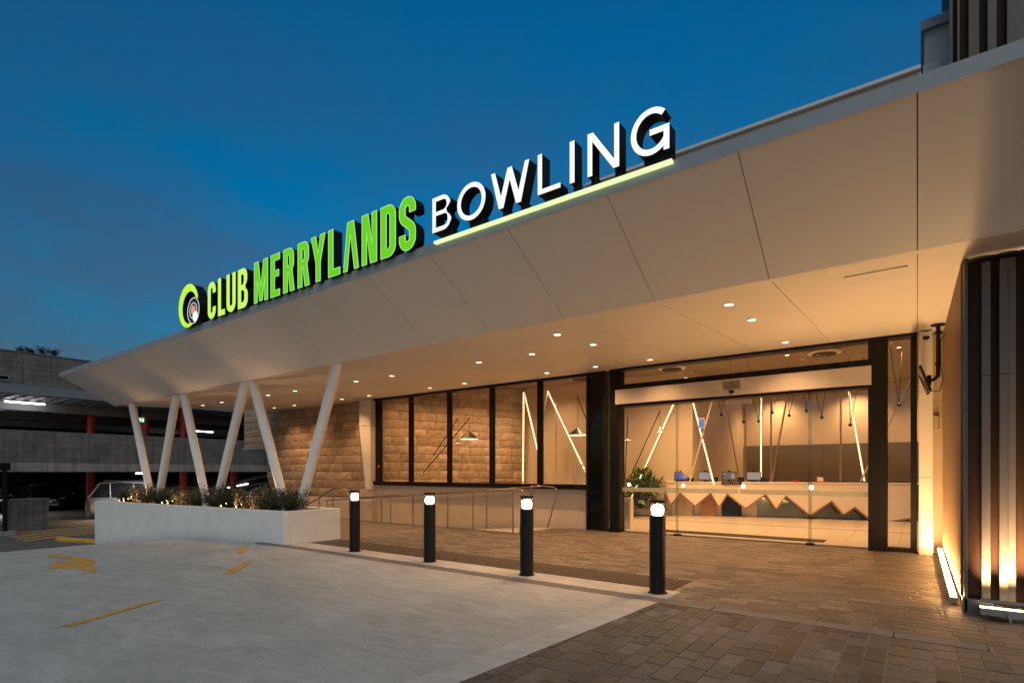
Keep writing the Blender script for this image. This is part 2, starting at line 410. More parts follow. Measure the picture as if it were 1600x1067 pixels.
# concrete driveway: one sheet following the ramp, edge skewed along the pavers
xs = [-20.9,-20,-19,-18,-17,-16.35,-15.6,-14.8,-14,-13.77,-13,-12.3,-11.68,-11,-10.4,-10.11,-9,-8,-7,-6,-5,-4,-3.2]
ys = [-14,-10,-6,-3,0,2,4,5.85]
def edge_x(y): return -2.31 - (5.97-y)*.0723
g = MB(); vs = []; fs = []
for y in ys:
    row = xs + [edge_x(y)-.30]
    vs += [(x, y, gz(x)) for x in row]
n = len(xs)+1
for j in range(len(ys)-1):
    for i in range(n-1): fs.append((j*n+i, j*n+i+1, (j+1)*n+i+1, (j+1)*n+i))
g.add(vs, fs)
# skirt on the right and front
struct('concrete_driveway', g, M_concrete, smooth=30)
g = MB()
g.prism([(edge_x(-14)-.294, -14, .004), (edge_x(-14), -14, .004), (edge_x(5.85), 5.85, .004), (edge_x(5.85)-.294, 5.85, .004)], (0, 0, -.2))
struct('concrete_edging', g, M_kerb, bevel=.006)
# drain band, five stone pieces, and the pale kerb strip the bollards stand on
drain = MB(); bandx = [-10.9, -8.4, -5.9, -3.5, -1.75, -.17, .47]
for i in range(6): drain.box((bandx[i]+.006, 5.858, -.12), (bandx[i+1]-.006, 6.062, .002))
struct('drain_channel', drain, M_band, bevel=.004)
g = MB()
for a, b in ((-10.1, -8.95), (-8.94, -6.15), (-6.14, -4.6), (-4.59, -2.30)): g.box((a, 6.068, -.12), (b, 6.515, .006))
struct('bollard_kerb', g, M_kerb, bevel=.005)

# ---- paving: the 300 nearest pavers each an object, the rest one joined part
def paver_mesh(name, m):
    b = MB(); c = .032
    lo = [(-.5,-.5,-.06),(.5,-.5,-.06),(.5,.5,-.06),(-.5,.5,-.06)]; mid = [(-.5,-.5,-.004),(.5,-.5,-.004),(.5,.5,-.004),(-.5,.5,-.004)]
    hi = [(-.5+c,-.5+c,0),(.5-c,-.5+c,0),(.5-c,.5-c,0),(-.5+c,.5-c,0)]
    b.add(lo+mid+hi, [(0,1,5,4),(1,2,6,5),(2,3,7,6),(3,0,4,7),(4,5,9,8),(5,6,10,9),(6,7,11,10),(7,4,8,11),(8,9,10,11)])
    return b, b.mesh(name, m)
def lay(struct_o, cells, m, nmax=300):
    pb, pm = paver_mesh('paver', m)
    def key(c):
        v = Vector((c[0], c[1], 0))-EYE; f = Vector((-math.sin(YAW), math.cos(YAW), 0)); r = Vector((math.cos(YAW), math.sin(YAW), 0))
        z = v.dot(f); 
        if z < .5: return 1e6
        px = 800+855*v.dot(r)/z; py = 737+855*1.45/z
        return z if (-30 < px < 1630 and py < 1090) else 1000+z
    cells.sort(key=key)
    for c in cells[:nmax]:
        o = D.objects.new('paver', pm); COL.objects.link(o); o.parent = struct_o
        o.location = (c[0], c[1], c[4]); o.scale = (c[2], c[3], 1); o.rotation_euler = (random.gauss(0, .003), random.gauss(0, .003), random.gauss(0, .004))
    rest = MB()
    for c in cells[nmax:]:
        rest.add([(c[0]+v[0]*c[2], c[1]+v[1]*c[3], c[4]+v[2]) for v in pb.v], pb.f)
    o = obj('paver_field', rest, m, struct_o); o['kind'] = 'stuff'
def dz(): return random.gauss(0, .0014)
g = MB(); g.box((-10.1, 6.50, -.2), (.9, 10.6, -.0045)); g.box((-7.65, 10.6, -.2), (.9, 12.2, -.0047)); g.box((-2.3, 6.062, -.2), (.9, 6.5, -.0049))
paving = struct('brick_paving', g, M_joint)
cells = []; y = 6.075; row = 0
while y < 12.2:
    x = -10.1 + (row % 2)*.15 - random.random()*.05
    while x < .62:
        L_ = random.choice((.3, .3, .3, .2))
        cx, cyy = x+L_/2, y+.075
        ok = True
        if cyy < 6.52 and x < -2.29: ok = False
        if cyy > 6.5 and cyy < 7.26 and x < -2.38: ok = False
        if cyy > 10.58 and x < -7.62: ok = False
        if x+L_ > .33 and cyy > 7.4: ok = False
        if x < -10.09: ok = False
        if ok: cells.append((cx, cyy, L_-.009, .141, dz()))
        x += L_
    y += .15; row += 1
lay(paving, cells, M_paver)
g = MB(); g.prism([(-4, -8, -.006), (3.4, -8, -.006), (3.4, 5.85, -.006), (-2.3, 5.85, -.006)], (0, 0, -.2)); g.box((.475, 5.85, -.2), (3.4, 7.2, -.0062))
gpav = struct('grey_paving', g, M_joint)
cells = []; x = -3.3; 
while x < 3.2:
    y = -2.5 + random.random()*.2
    while y < 5.84:
        L_ = random.choice((.2, .25, .3, .3, .35)); L_ = min(L_, 5.845-y)
        if L_ > .06 and x+.148 > edge_x(y+L_)-.05: cells.append((x+.074, y+L_/2, .139, L_-.009, dz()))
        y += L_
    x += .148
x = .50
while x < 2.8:
    y = 5.86
    while y < 7.0:
        cells.append((x+.11, y+.14, .212, .272, dz())); y += .28
    x += .22
lay(gpav, cells, M_gpaver)

# tactile strip: tiles with round studs
tact = D.objects.new('tactile_strip', None); COL.objects.link(tact); tact['kind'] = 'structure'; tact.location = (-6, 6.9, 0)
tb = MB(); tb.box((-.186, -.186, -.05), (.186, .186, .002))
for i in range(5):
    for j in range(5):
        tb.lathe((-.149+.0745*i, -.149+.0745*j, .002), [(.02, 0), (.013, .006)], 6)
tm = tb.mesh('tactile_tile', M_tactile, bevel=0)
for i in range(20):
    for j in range(2):
        o = D.objects.new('tactile_tile', tm); COL.objects.link(o); o.parent = tact
        o.location = Vector((-9.74+.376*i, 6.708+.376*j, .001))-tact.location

# painted markings follow the slab
def paint(name, pts, m, label, cat='road marking', group=None, lift=.005, zz=None):
    b = MB(); n_ = len(pts)
    vs_ = [(p[0], p[1], (gz(p[0]) if zz is None else zz)+lift) for p in pts]
    b.add(vs_, [tuple(range(n_))]) if n_ == 4 else b.add(vs_, [tuple(range(n_))])
    o = obj(name, b, m); bm = bmesh.new(); bm.from_mesh(o.data); bmesh.ops.triangulate(bm, faces=bm.faces[:]); bm.to_mesh(o.data); bm.free()
    for p in o.data.polygons: pass
    return tag(o, label, cat, group)
def stripe(a, b, w):
    a, b = Vector(a), Vector(b); d = (b-a).normalized(); q = Vector((-d.y, d.x))*w/2
    return [a-q, b-q, b+q, a+q]
paint('painted_line', stripe((-6.42, 1.62), (-6.90, 2.60), .10), M_yellow, 'long yellow painted dash in the foreground of the concrete drive', group='yellow dashes on the concrete drive')
paint('painted_line', stripe((-7.88, 3.84), (-8.66, 4.56), .12), M_yellow, 'short yellow painted dash below the planter corner', group='yellow dashes on the concrete drive')
paint('painted_line', stripe((-9.75, 4.98), (-10.6, 5.5), .12), M_yellow, 'small yellow painted dash right at the foot of the white planter', group='yellow dashes on the concrete drive')
paint('painted_arrow', [(-12.8,3.02),(-12.0,3.17),(-11.35,3.22),(-10.75,3.12),(-10.35,2.98),(-9.55,2.80),(-10.6,2.47),(-11.45,2.80),(-11.25,2.88),(-11.15,2.96),(-11.35,3.03),(-11.9,3.0),(-12.45,2.90)][::-1], M_yellow, 'yellow turn arrow painted on the concrete drive')
hatch = MB()
for i in range(11):
    X0 = -23.6-i*.85
    hatch.add([(X0, 4.9, -.826), (X0-.3, 4.9, -.826), (X0-2.6, 9.5, -.826), (X0-2.3, 9.5, -.826)], [(0,1,2,3)])
tag(obj('painted_hatching', hatch, M_yellow), 'faded yellow zebra hatching on the car park floor beside the planter', 'road marking')
for X0, Y0, lb in ((-36.5, 8.2, 'thin yellow bay line behind the hatching, left of the red column'), (-36.0, 9.9, 'thin yellow bay line behind the silver wagon wheel')):
    paint('bay_line', [(X0-1.5, Y0-.3), (X0-1.5, Y0+1.1), (X0-2, Y0+1.1), (X0-2, Y0-.3)], M_yellow, lb, group='bay lines in the car park', zz=-.832, lift=.006)
g = MB(); g.prism([(-22.95, 5.55, -.83), (-22.9, 5.55, -.72), (-22.72, 5.55, -.69), (-22.55, 5.55, -.72), (-22.5, 5.55, -.83)], (1.5, .55, 0))
o = obj('wheel_stop', g, M_yellow, smooth=40, bevel=.02); tag(o, 'low yellow painted kerb at the left end of the planter', 'kerb')
g = MB(); g.add([at(470, 1008, 1) for _ in range(0)] or [(-3.42,1.93,.006),(-3.37,1.95,.012),(-3.30,1.99,.006),(-3.25,2.03,.014),(-3.32,2.02,.008),(-3.39,1.98,.012)], [(0,1,2,3,4,5)])
tag(obj('fallen_leaf', g, M_leafdry), 'single dry orange leaf lying on the grey concrete', 'leaf')

# ------------------------------------------------------------------ canopy
SX0, SX1 = -20.95, 3.2; MOD = 1.325
def sofz(Y): return 3.59+.06*(Y-6.59)
canopy = thing('entrance_canopy', 'long white cantilevered canopy with sloping panelled fascia over the entrance', 'canopy', (-8, 8, 3.6))
A, B = Vector((0, 6.59, 3.59)), Vector((0, 5.27, 4.385)); nrm = Vector((0, -(B.z-A.z), -(A.y-B.y))).normalized()
edges = [SX0] + [-MOD*k for k in range(15, -3, -1)]; edges[-1] = SX1
for a, b in zip(edges[:-1], edges[1:]):
    p = MB(); x0, x1 = a+.0045, b-.0045
    xa = x0 - (.30 if a == SX0 else 0)
    p.prism([(x0, A.y, A.z), (x1, A.y, A.z), (x1, B.y, B.z), (xa, B.y, B.z)], -nrm*.03)
    obj('fascia_panel', p, M_fascia, canopy)
for a, b in zip(edges[:-1], edges[1:]):
    x0, x1 = a+.004, b-.004
    p = MB(); y0, y1 = 6.70, 12.28
    if b > .2: 
        x1 = .38; 
    p.prism([(x0, y0, sofz(y0)+.006), (x1, y0, sofz(y0)+.006), (x1, y1, sofz(y1)+.006), (x0, y1, sofz(y1)+.006)], (0, 0, .03))
    obj('soffit_panel', p, M_soffit, canopy)
    if a > -.1: 
        p = MB(); p.prism([(.384, y0, sofz(y0)+.007), (SX1, y0, sofz(y0)+.007), (SX1, 7.28, sofz(7.28)+.007), (.384, 7.28, sofz(7.28)+.007)], (0, 0, .03)); obj('soffit_panel', p, M_soffit, canopy)
p = MB(); p.box((SX0, 6.592, 3.590), (SX1, 6.696, 3.63)); obj('soffit_edge_strip', p, M_soffit, canopy)
p = MB(); p.prism([(SX0, 6.62, 3.67), (SX0, 5.36, 4.43), (SX0, 12.2, 4.43), (SX0, 12.2, sofz(12.2)+.05)], (SX1-SX0, 0, 0)); obj('core', p, M_back, canopy)
p = MB(); p.prism([(SX0-.04, 6.60, 3.595), (SX0-.34, 5.29, 4.39), (SX0-.04, 12.25, 4.39), (SX0-.04, 12.25, sofz(12.25))], (.035, 0, 0)) if False else p.prism([(SX0-.002, 6.60, 3.596), (SX0-.33, 5.285, 4.383), (SX0-.33, 5.6, 4.383), (SX0-.002, 6.9, 3.62)], (0, .001, .02)); 
p.prism([(SX0-.03, 6.9, sofz(6.9)+.004), (SX0-.03, 12.25, sofz(12.25)+.004), (SX0-.03, 12.25, 4.4), (SX0-.03, 6.9, 4.4)], (.028, 0, 0))
obj('end_panel', p, M_fascia, canopy)
p = MB()
for a, b in ((-21.3, -13.25), (-13.245, -5.3), (-5.295, 3.2)): p.prism([(a, 5.252, 4.374), (a, 5.255, 4.374), (a, 5.284, 4.412), (a, 5.284, 4.43), (a, 5.30, 4.44), (a, 5.30, 4.505), (a, 5.252, 4.505)], (b-a, 0, 0))
obj('edge_trim', p, M_trim, canopy, bevel=.002)
p = MB(); p.box((-21.28, 5.305, 4.44), (3.2, 12.5, 4.49)); obj('roof', p, M_roof, canopy)
p = MB()
for s in ((1333, 421), (1421, 402), (1421, 427)): pass
p.box((-.66, 7.12, sofz(7.1)-.006), (-.08, 7.5, sofz(7.1)+.03)); obj('access_hatch', p, M_soffit, canopy, bevel=.003)
p = MB(); p.box((-4.0, 7.30, 4.49), (.03, 7.5, 5.73)); obj('roof_parapet', p, M_boxmetal, canopy, bevel=.01)
p = MB(); p.box((-4.0, 7.24, 5.731), (.03, 7.52, 5.77)); obj('parapet_cap', p, M_clad, canopy)

# downlights in three rows
dl = thing('ceiling_downlight', 'x', 'downlight', (-1.985, 8.69, sofz(8.69)), 'downlights in the canopy soffit')
p = MB(); p.lathe((-1.985, 8.69, sofz(8.69)-.008), [(.075, .012), (.078, .002), (.072, 0), (.058, .004)], 20); obj('trim_ring', p, M_clad, dl, smooth=50)
p = MB(); p.lathe((-1.985, 8.69, sofz(8.69)-.0085), [(.054, 0), (.054, .006)], 16); obj('lens', p, E_down, dl)
spot(dl, 'downlight_lamp', (-1.985, 8.69, sofz(8.69)-.02), 66, 128, blend=1, size=.05)
LX = [-1.985, -4.64, -5.96, -7.29, -9.97, -11.3, -14.0, -15.4, -18.2, -19.53]
ordn = ['first', 'second', 'third', 'fourth', 'fifth', 'sixth', 'seventh', 'eighth', 'ninth', 'tenth']
k = 0
for Yr, rowname in ((8.69, 'middle row'), (11.27, 'back row next to the windows')):
    for i, X in enumerate(LX):
        lab = 'warm soffit downlight, %s from right in the %s' % (ordn[i], rowname)
        if k == 0: dl['label'] = lab
        else: dup(dl, loc=(X, Yr, sofz(Yr)), label=lab)
        k += 1
dup(dl, loc=(-1.985, 7.46, sofz(7.46)), label='round warm downlight nearest the fascia on the right above the doors')
dup(dl, loc=(-4.62, 7.45, sofz(7.45)), label='round warm downlight nearest the fascia, left one of two')

# V columns
apex = [(-18.1, .54), (-14.62, .57), (-10.9, .64)]; tops = [(-19.87, -16.68), (-16.22, -12.92), (-12.58, -9.32)]
nm = ['leftmost V shaped pair of white raking columns in the planter', 'middle V shaped pair of white raking columns in the planter', 'rightmost V shaped pair of white raking columns next to the stone wall']
for (ax, az), (t0, t1), lab in zip(apex, tops, nm):
    c = thing('raking_column_pair', lab, 'column', (ax, 6.72, .3), 'V columns under the canopy')
    for tx, s in ((t0, -1), (t1, 1)):
        p = MB(); base = Vector((ax+s*.10, 6.72, .30)); top = Vector((tx, 6.72, 3.596)); top += (top-base).normalized()*.10
        p.tube(base, base.lerp(top, .5), .092, .106, 28, False); p.tube(base.lerp(top, .5), top, .106, .106, 28, False)
        obj('column', p, M_column, c, smooth=60)

# planter
pl = thing('white_planter', 'long low white rendered planter box below the V columns', 'planter', (-15.5, 6.7, 0))
pt = lambda X: .54+(X+20.84)/(10.73)*.12
p = MB()
def wallq(x0, y0, x1, y1, th):
    d = Vector((x1-x0, y1-y0, 0)).normalized(); q = Vector((-d.y, d.x, 0))*th
    a, b = Vector((x0, y0, 0)), Vector((x1, y1, 0))
    tz = lambda v: pt(v.x)
    lo = -1.0
    P = [a, b, b+q, a+q]
    p.add([(v.x, v.y, lo) for v in P]+[(v.x, v.y, tz(v)) for v in P], [(0,3,2,1),(4,5,6,7),(0,1,5,4),(1,2,6,5),(2,3,7,6),(3,0,4,7)])
wallq(-20.84, 6.03, -10.11, 6.03, .16); wallq(-10.11, 6.03+.161, -10.11, 7.36, .16); wallq(-10.272, 7.36, -20.84, 7.36, .16); wallq(-20.84, 7.199, -20.84, 6.191, .16)
obj('planter_wall', p, M_planter, pl, bevel=.008)
p = MB(); p.prism([(-20.68, 6.19, pt(-20.7)-.14), (-10.27, 6.19, pt(-10.3)-.14), (-10.27, 7.2, pt(-10.3)-.14), (-20.68, 7.2, pt(-20.7)-.14)], (0, 0, -.1)); obj('soil', p, M_soil, pl)

def shrub_mesh(seed, n=2600, w=.62, h=.46):
    rnd = random.Random(seed); b = MB(); st = MB()
    for i in range(52):
        a = rnd.uniform(0, 6.28); rr = w*rnd.uniform(.2, 1); hh = h*rnd.uniform(.55, 1.25)
        tip = Vector((rr*math.cos(a), rr*math.sin(a)*.62, hh)); st.path([(tip.x*.1, tip.y*.1, 0), tip*.55+Vector((0,0,.08)), tip], .004, 4)
        for k in range(n//52):
            t = rnd.uniform(.25, 1.05); c = Vector((tip.x*(.1+.9*t), tip.y*(.1+.9*t), tip.z*t+.05)) + Vector((rnd.gauss(0,.055), rnd.gauss(0,.05), rnd.gauss(0,.045)))
            d = Vector((rnd.gauss(0,1), rnd.gauss(0,1), rnd.gauss(.1,.7))).normalized(); s = d.orthogonal().normalized(); l_ = rnd.uniform(.035, .07); wd = l_*.3
            b.add([c-d*l_*.5, c+s*wd*.5, c+d*l_*.5, c-s*wd*.5], [(0,1,2,3)])
    return b, st
meshes = []
for sd in range(4):
    b, st = shrub_mesh(sd); meshes.append((b.mesh('foliage', M_leaf), st.mesh('stem', M_stem)))
shx = [-19.9, -19.1, -18.45, -17.5, -16.75, -16.0, -15.3, -14.2, -13.5, -12.8, -12.05, -11.45, -10.75]
shl = ['at the far left end of the planter', 'second from the left end of the planter', 'just left of the leftmost V columns', 'just right of the leftmost V columns',
 'beyond the first pair of garden spots', 'lit gold in front of the red column', 'just left of the middle V columns', 'just right of the middle V columns', 'behind the second pair of garden spots',
 'lit gold between middle and right V columns', 'left of the rightmost V columns, beside the right garden spot', 'at the foot of the rightmost V columns', 'at the right end of the planter']
for i, X in enumerate(shx):
    s = thing('planter_shrub', 'low dark leafy shrub '+shl[i], 'shrub', (X, 6.62, pt(X)-.15), 'shrubs in the white planter')
    s.rotation_euler = (0, 0, random.uniform(-.3, .3)); s.scale = (1.05, 1.0, random.uniform(.8, 1.15))
    for nm_, me in zip(('foliage', 'stem'), meshes[i % 4]):
        o = D.objects.new(nm_, me); COL.objects.link(o); o.parent = s
# garden spotlights on the planter lip
gs = [(-19.35, 'left one of the left pair of garden spots on the planter rim'), (-19.0, 'right one of the left pair of garden spots on the planter rim'), (-16.3, 'left one of the middle pair of garden spots on the planter rim'), (-15.95, 'right one of the middle pair of garden spots on the planter rim'), (-13.05, 'left one of the right pair of garden spots on the planter rim'), (-12.35, 'right one of the right pair of garden spots on the planter rim')]
for i, (X, lab) in enumerate(gs):
    z = pt(X)+.03; s = thing('garden_spotlight', 'small glowing '+lab, 'spotlight', (X, 6.24, z-.1), 'garden spots along the planter')
    p = MB(); p.tube((X, 6.24, z-.17), (X, 6.24, z), .008, n=6); p.tube((X, 6.24, z), (X+.05, 6.30, z+.05), .028, .034, 10); obj('housing', p, M_blackplastic, s)
    p = MB(); p.tube((X-.005, 6.235, z-.005), (X-.022, 6.215, z+.008), .020, .020, 10); p.tube((X+.051, 6.302, z+.051), (X+.056, 6.308, z+.056), .016, .016, 10); obj('lens', p, E_spark, s)
    spot(s, 'garden_lamp', (X-.02, 6.21, z+.02), (13 if i % 2 else 26), 50, ((X+1.0, 5.75, 3.9) if i % 2 else (X+.45, 6.7, z+1.3)), .8, size=.03); spot(s, 'shrub_lamp', (X+.06, 6.31, z+.06), 34, 90, (X+.7, 6.75, z+.15), .8, size=.03)

# ------------------------------------------------------------------ bollards
bo = thing('light_bollard', 'x', 'bollard', (-8.23, 6.30, 0), 'black light bollards along the kerb')
X, Y = -8.23, 6.30
p = MB(); p.lathe((X, Y, 0), [(.115, .0), (.115, .012), (.094, .016), (.094, .93), (.088, .934)], 32); obj('post', p, M_bollard, bo, smooth=40)
p = MB(); p.lathe((X, Y, .935), [(.050, .006), (.066, .018), (.072, .05), (.071, .085), (.062, .108), (.04, .120)], 24); obj('lamp', p, E_bollard, bo, smooth=50)
p = MB(); p.lathe((X, Y, .936), [(.093, 0), (.093, .145)], 32); obj('lens', p, M_clear, bo, smooth=40)
p = MB(); p.lathe((X, Y, 1.083), [(.094, 0), (.094, .028), (.088, .034)], 32); obj('cap', p, M_bollard, bo, smooth=40)
p = MB()
for a in (.4, 2.5, 4.6): p.tube((X+.075*math.cos(a), Y+.075*math.sin(a), .93), (X+.075*math.cos(a), Y+.075*math.sin(a), 1.085), .006, n=6)
obj('cap_rod', p, M_bollard, bo)
bo['label'] = 'black bollard with glowing top nearest the white planter, farthest of the four'
for X, lab in ((-6.32, 'second black bollard with glowing top from the planter, in front of the ramp handrail'), (-4.41, 'third black bollard with glowing top, in front of the right end of the handrail'), (-2.50, 'nearest and tallest looking black bollard with glowing top, before the glass doors')):
    dup(bo, loc=(X, 6.30, 0), label=lab)

# ------------------------------------------------------------------ roof signs
def arc(cx, cy_, rx, ry, a0, a1, n=14): return [(cx+rx*math.cos(R(a0+(a1-a0)*i/n)), cy_+ry*math.sin(R(a0+(a1-a0)*i/n))) for i in range(n+1)]
def strip(pts, t):
    P = [Vector(p) for p in pts]; P = [p for i, p in enumerate(P) if i == 0 or (p-P[i-1]).length > 1e-5]; Lf = []; Rt = []
    for i, p in enumerate(P):
        d0 = (P[i]-P[i-1]).normalized() if i else None; d1 = (P[i+1]-P[i]).normalized() if i < len(P)-1 else None
        d = ((d0 or d1)+(d1 or d0)).normalized(); q = Vector((-d.y, d.x)); k = q.dot(Vector((-(d1 or d0).y, (d1 or d0).x)))
        q *= t/2/max(k, .4); Lf.append(tuple(p+q)); Rt.append(tuple(p-q))
    return Lf+Rt[::-1]
def glyph(ch, W, H, t):
    r = (W-t)/2
    if ch == 'C': return [strip([(W-t/2, H*.69)]+[(W-t/2, H-t/2-r)]+arc(W/2, H-t/2-r, r, r, 0, 180)+arc(W/2, t/2+r, r, r, 180, 360)+[(W-t/2, H*.31)], t)]
    if ch == 'L': return [[(0,0),(0,H),(t,H),(t,t*.92),(W,t*.92),(W,0)]]
    if ch == 'U': return [strip([(t/2, H)]+arc(W/2, t/2+r, r, r, 180, 360)+[(W-t/2, H)], t)]
    if ch == 'I': return [[(0,0),(0,H),(W,H),(W,0)]]
    if ch == 'B':
        q = W*.42; m = H*.52
        return [[(0,0),(0,H)]+arc(W*.95-q, H-q, q, q, 90, 0)+arc(W*.95-q, m+q, q, q*.9, 0, -60, 6)+arc(W-q, m-q, q, q*.9, 60, 0, 6)+arc(W-q, q, q, q, 0, -90),
                [(t, m+t*.42)]+arc(W*.95-t-q*.45, m+t*.42+q*.45, q*.45, q*.45, -90, 0, 6)+arc(W*.95-t-q*.45, H-t*.92-q*.45, q*.45, q*.45, 0, 90, 6)+[(t, H-t*.92)],
                [(t, t*.92)]+arc(W-t-q*.45, t*.92+q*.45, q*.45, q*.45, -90, 0, 6)+arc(W-t-q*.45, m-t*.42-q*.45, q*.45, q*.45, 0, 90, 6)+[(t, m-t*.42)]]
    if ch == 'M': return [[(0,0),(0,H),(t*1.15,H),(W/2,H*.36),(W-t*1.15,H),(W,H),(W,0),(W-t*.85,0),(W-t*.85,H*.56),(W/2+t*.38,0.02*H),(W/2-t*.38,0.02*H),(t*.85,H*.56),(t*.85,0)]]
    if ch == 'E': return [[(0,0),(0,H),(W,H),(W,H-t*.92),(t,H-t*.92),(t,H*.54+t*.46),(W*.9,H*.54+t*.46),(W*.9,H*.54-t*.46),(t,H*.54-t*.46),(t,t*.92),(W,t*.92),(W,0)]]
    if ch == 'R':
        q = W*.42; m = H*.46; w = W*.95
        return [[(0,0),(0,H)]+arc(w-q, H-q, q, q, 90, 0)+arc(w-q, m+q, q, q, 0, -50, 6)+[(W*1.02,0),(W*1.02-t*1.05,0),(t*1.25,m-t*.1),(t,m-t*.1),(t,0)],
                [(t, m+t*.75)]+arc(w-t-q*.4, m+t*.75+q*.4, q*.4, q*.4, -90, 0, 6)+arc(w-t-q*.4, H-t*.92-q*.4, q*.4, q*.4, 0, 90, 6)+[(t, H-t*.92)]]
    if ch == 'Y': return [[(W/2-t/2,0),(W/2-t/2,H*.42),(0,H),(t*1.05,H),(W/2,H*.60),(W-t*1.05,H),(W,H),(W/2+t/2,H*.42),(W/2+t/2,0)]]
    if ch == 'A': return [[(0,0),(.27*W,H),(.68*W,H),(W,0),(.73*W,0),(.46*W,.74*H),(.25*W,0)]]
    if ch == 'N' and t/W < .25:
        y_ = H*t*1.05/(W-1.3*t); return [[(0,0),(0,H),(t*1.2,H),(W-t,y_*1.05),(W-t,H),(W,H),(W,0),(W-t*1.2,0),(t,H-y_*1.05),(t,0)]]
    if ch == 'N': return [[(0,0),(0,H),(t*1.18,H),(W-t*.9,H*.38),(W-t*.9,H),(W,H),(W,0),(W-t*1.18,0),(t*.9,H*.62),(t*.9,0)]]
    if ch == 'D':
        q = W*.5
        return [[(0,0),(0,H)]+arc(W-q, H-q, q, q, 90, 0)+arc(W-q, q, q, q, 0, -90), [(t, t*.92)]+arc(W-t-q*.35, t*.92+q*.35, q*.35, q*.35, -90, 0, 6)+arc(W-t-q*.35, H-t*.92-q*.35, q*.35, q*.35, 0, 90, 6)+[(t, H-t*.92)]]
    if ch == 'S':
        mid = []
        for i in range(13):
            u = i/12; a = (t/2, H*.68); b = (t/2, H*.53); c = (W-t/2, H*.49); d = (W-t/2, H*.33)
            mid.append(tuple(a[j]*(1-u)**3+3*b[j]*u*(1-u)**2+3*c[j]*u*u*(1-u)+d[j]*u**3 for j in (0, 1)))
        return [strip([(W-t/2, H*.70)]+arc(W/2, H-t/2-r, r, r, 0, 180)+mid+arc(W/2, t/2+r, r, r, 0, -180)+[(t/2, H*.30)], t)]
    if ch == 'O': return [arc(W/2, H/2, W/2, H/2*1.02, 0, 352, 44), arc(W/2, H/2, W/2-t, H/2*1.02-t, 0, 352, 44)]
    if ch == 'W': 
        s = t*1.08
        return [[(0,H),(s,H),(.27*W,.30*H),(.445*W,H),(.555*W,H),(.73*W,.30*H),(W-s,H),(W,H),(.79*W,0),(.67*W,0),(.5*W,.70*H),(.33*W,0),(.21*W,0)]]
    if ch == 'G':
        a, b = W*.53, H/2*1.02; c = (W*.53, H/2)
        ia, ib = a-t, b-t; xin = W-t; ca = math.degrees(math.acos((xin-c[0])/ia)) if ia > xin-c[0] else 20
        co = math.degrees(math.acos((xin-c[0])/a))
        return [arc(c[0], c[1], a, b, 46, 360-co, 36)+[(xin, 0), (W, 0), (W, H*.54), (W*.50, H*.54), (W*.50, H*.54-t), (xin, H*.54-t)]+arc(c[0], c[1], ia, ib, 360-ca, 46, 36)]
def curve_mesh(name, contours, ext, mats, bev=0, fill='BOTH'):
    cu = D.curves.new(name, 'CURVE'); cu.dimensions = '2D' if fill != 'NONE3' else '3D'
    cu.fill_mode = 'BOTH' if fill == 'BOTH' else 'FULL'
    cu.extrude = ext; cu.bevel_depth = bev; cu.bevel_resolution = 1
    if fill == 'NONE3': cu.extrude = 0
    for c in contours:
        s = cu.splines.new('POLY'); s.points.add(len(c)-1)
        for q, pnt in zip(s.points, c): q.co = (pnt[0], pnt[1], 0, 1)
        s.use_cyclic_u = True
    o = D.objects.new(name, cu); me = D.meshes.new_from_object(o); D.objects.remove(o); D.curves.remove(cu)
    me.materials.clear(); me.materials.append(mats)
    # stand it up: x -> X, y -> Z, facing -Y
    me.transform(Matrix.Rotation(R(90), 4, 'X')); me.name = name
    return me
def letter(sign, ch, x0, x1, z0, z1, t, face, rim=None, depth=.165, Y=5.18):
    W, H = x1-x0, z1-z0; c = glyph(ch, W, H, t)
    body = D.objects.new('letter', curve_mesh('letter', c, depth/2, M_bollard)); COL.objects.link(body); body.parent = sign
    body.location = Vector((x0, Y+depth/2, z0))-wloc(sign)
    f = D.objects.new('letter_face', curve_mesh('letter_face', c, .002, face)); COL.objects.link(f); f.parent = body; f.location = (0, -depth/2-.004, 0)
    if rim:
        k = D.objects.new('letter_rim', curve_mesh('letter_rim', c, 0, rim, .006, 'NONE3')); COL.objects.link(k); k.parent = body; k.location = (0, -depth/2-.006, 0)
    return body
cs = thing('rooftop_club_sign', 'glowing lime and green letters with round bowling logo standing on the canopy edge', 'sign', (-9, 5.3, 4.5))
z0, z1 = 4.485, 5.215
for ch, a, b in (('C',-11.41,-11.09),('L',-10.99,-10.72),('U',-10.65,-10.31),('B',-10.22,-9.87)): letter(cs, ch, a, b, z0, z1, .115, E_lime)
for ch, a, b in (('M',-9.63,-9.18),('E',-9.08,-8.80),('R',-8.68,-8.36),('R',-8.25,-7.93),('Y',-7.87,-7.50),('L',-7.41,-7.12),('A',-7.03,-6.67),('N',-6.59,-6.26),('D',-6.17,-5.86),('S',-5.78,-5.46)): letter(cs, ch, a, b, z0, z1, .118, E_green, E_rim)
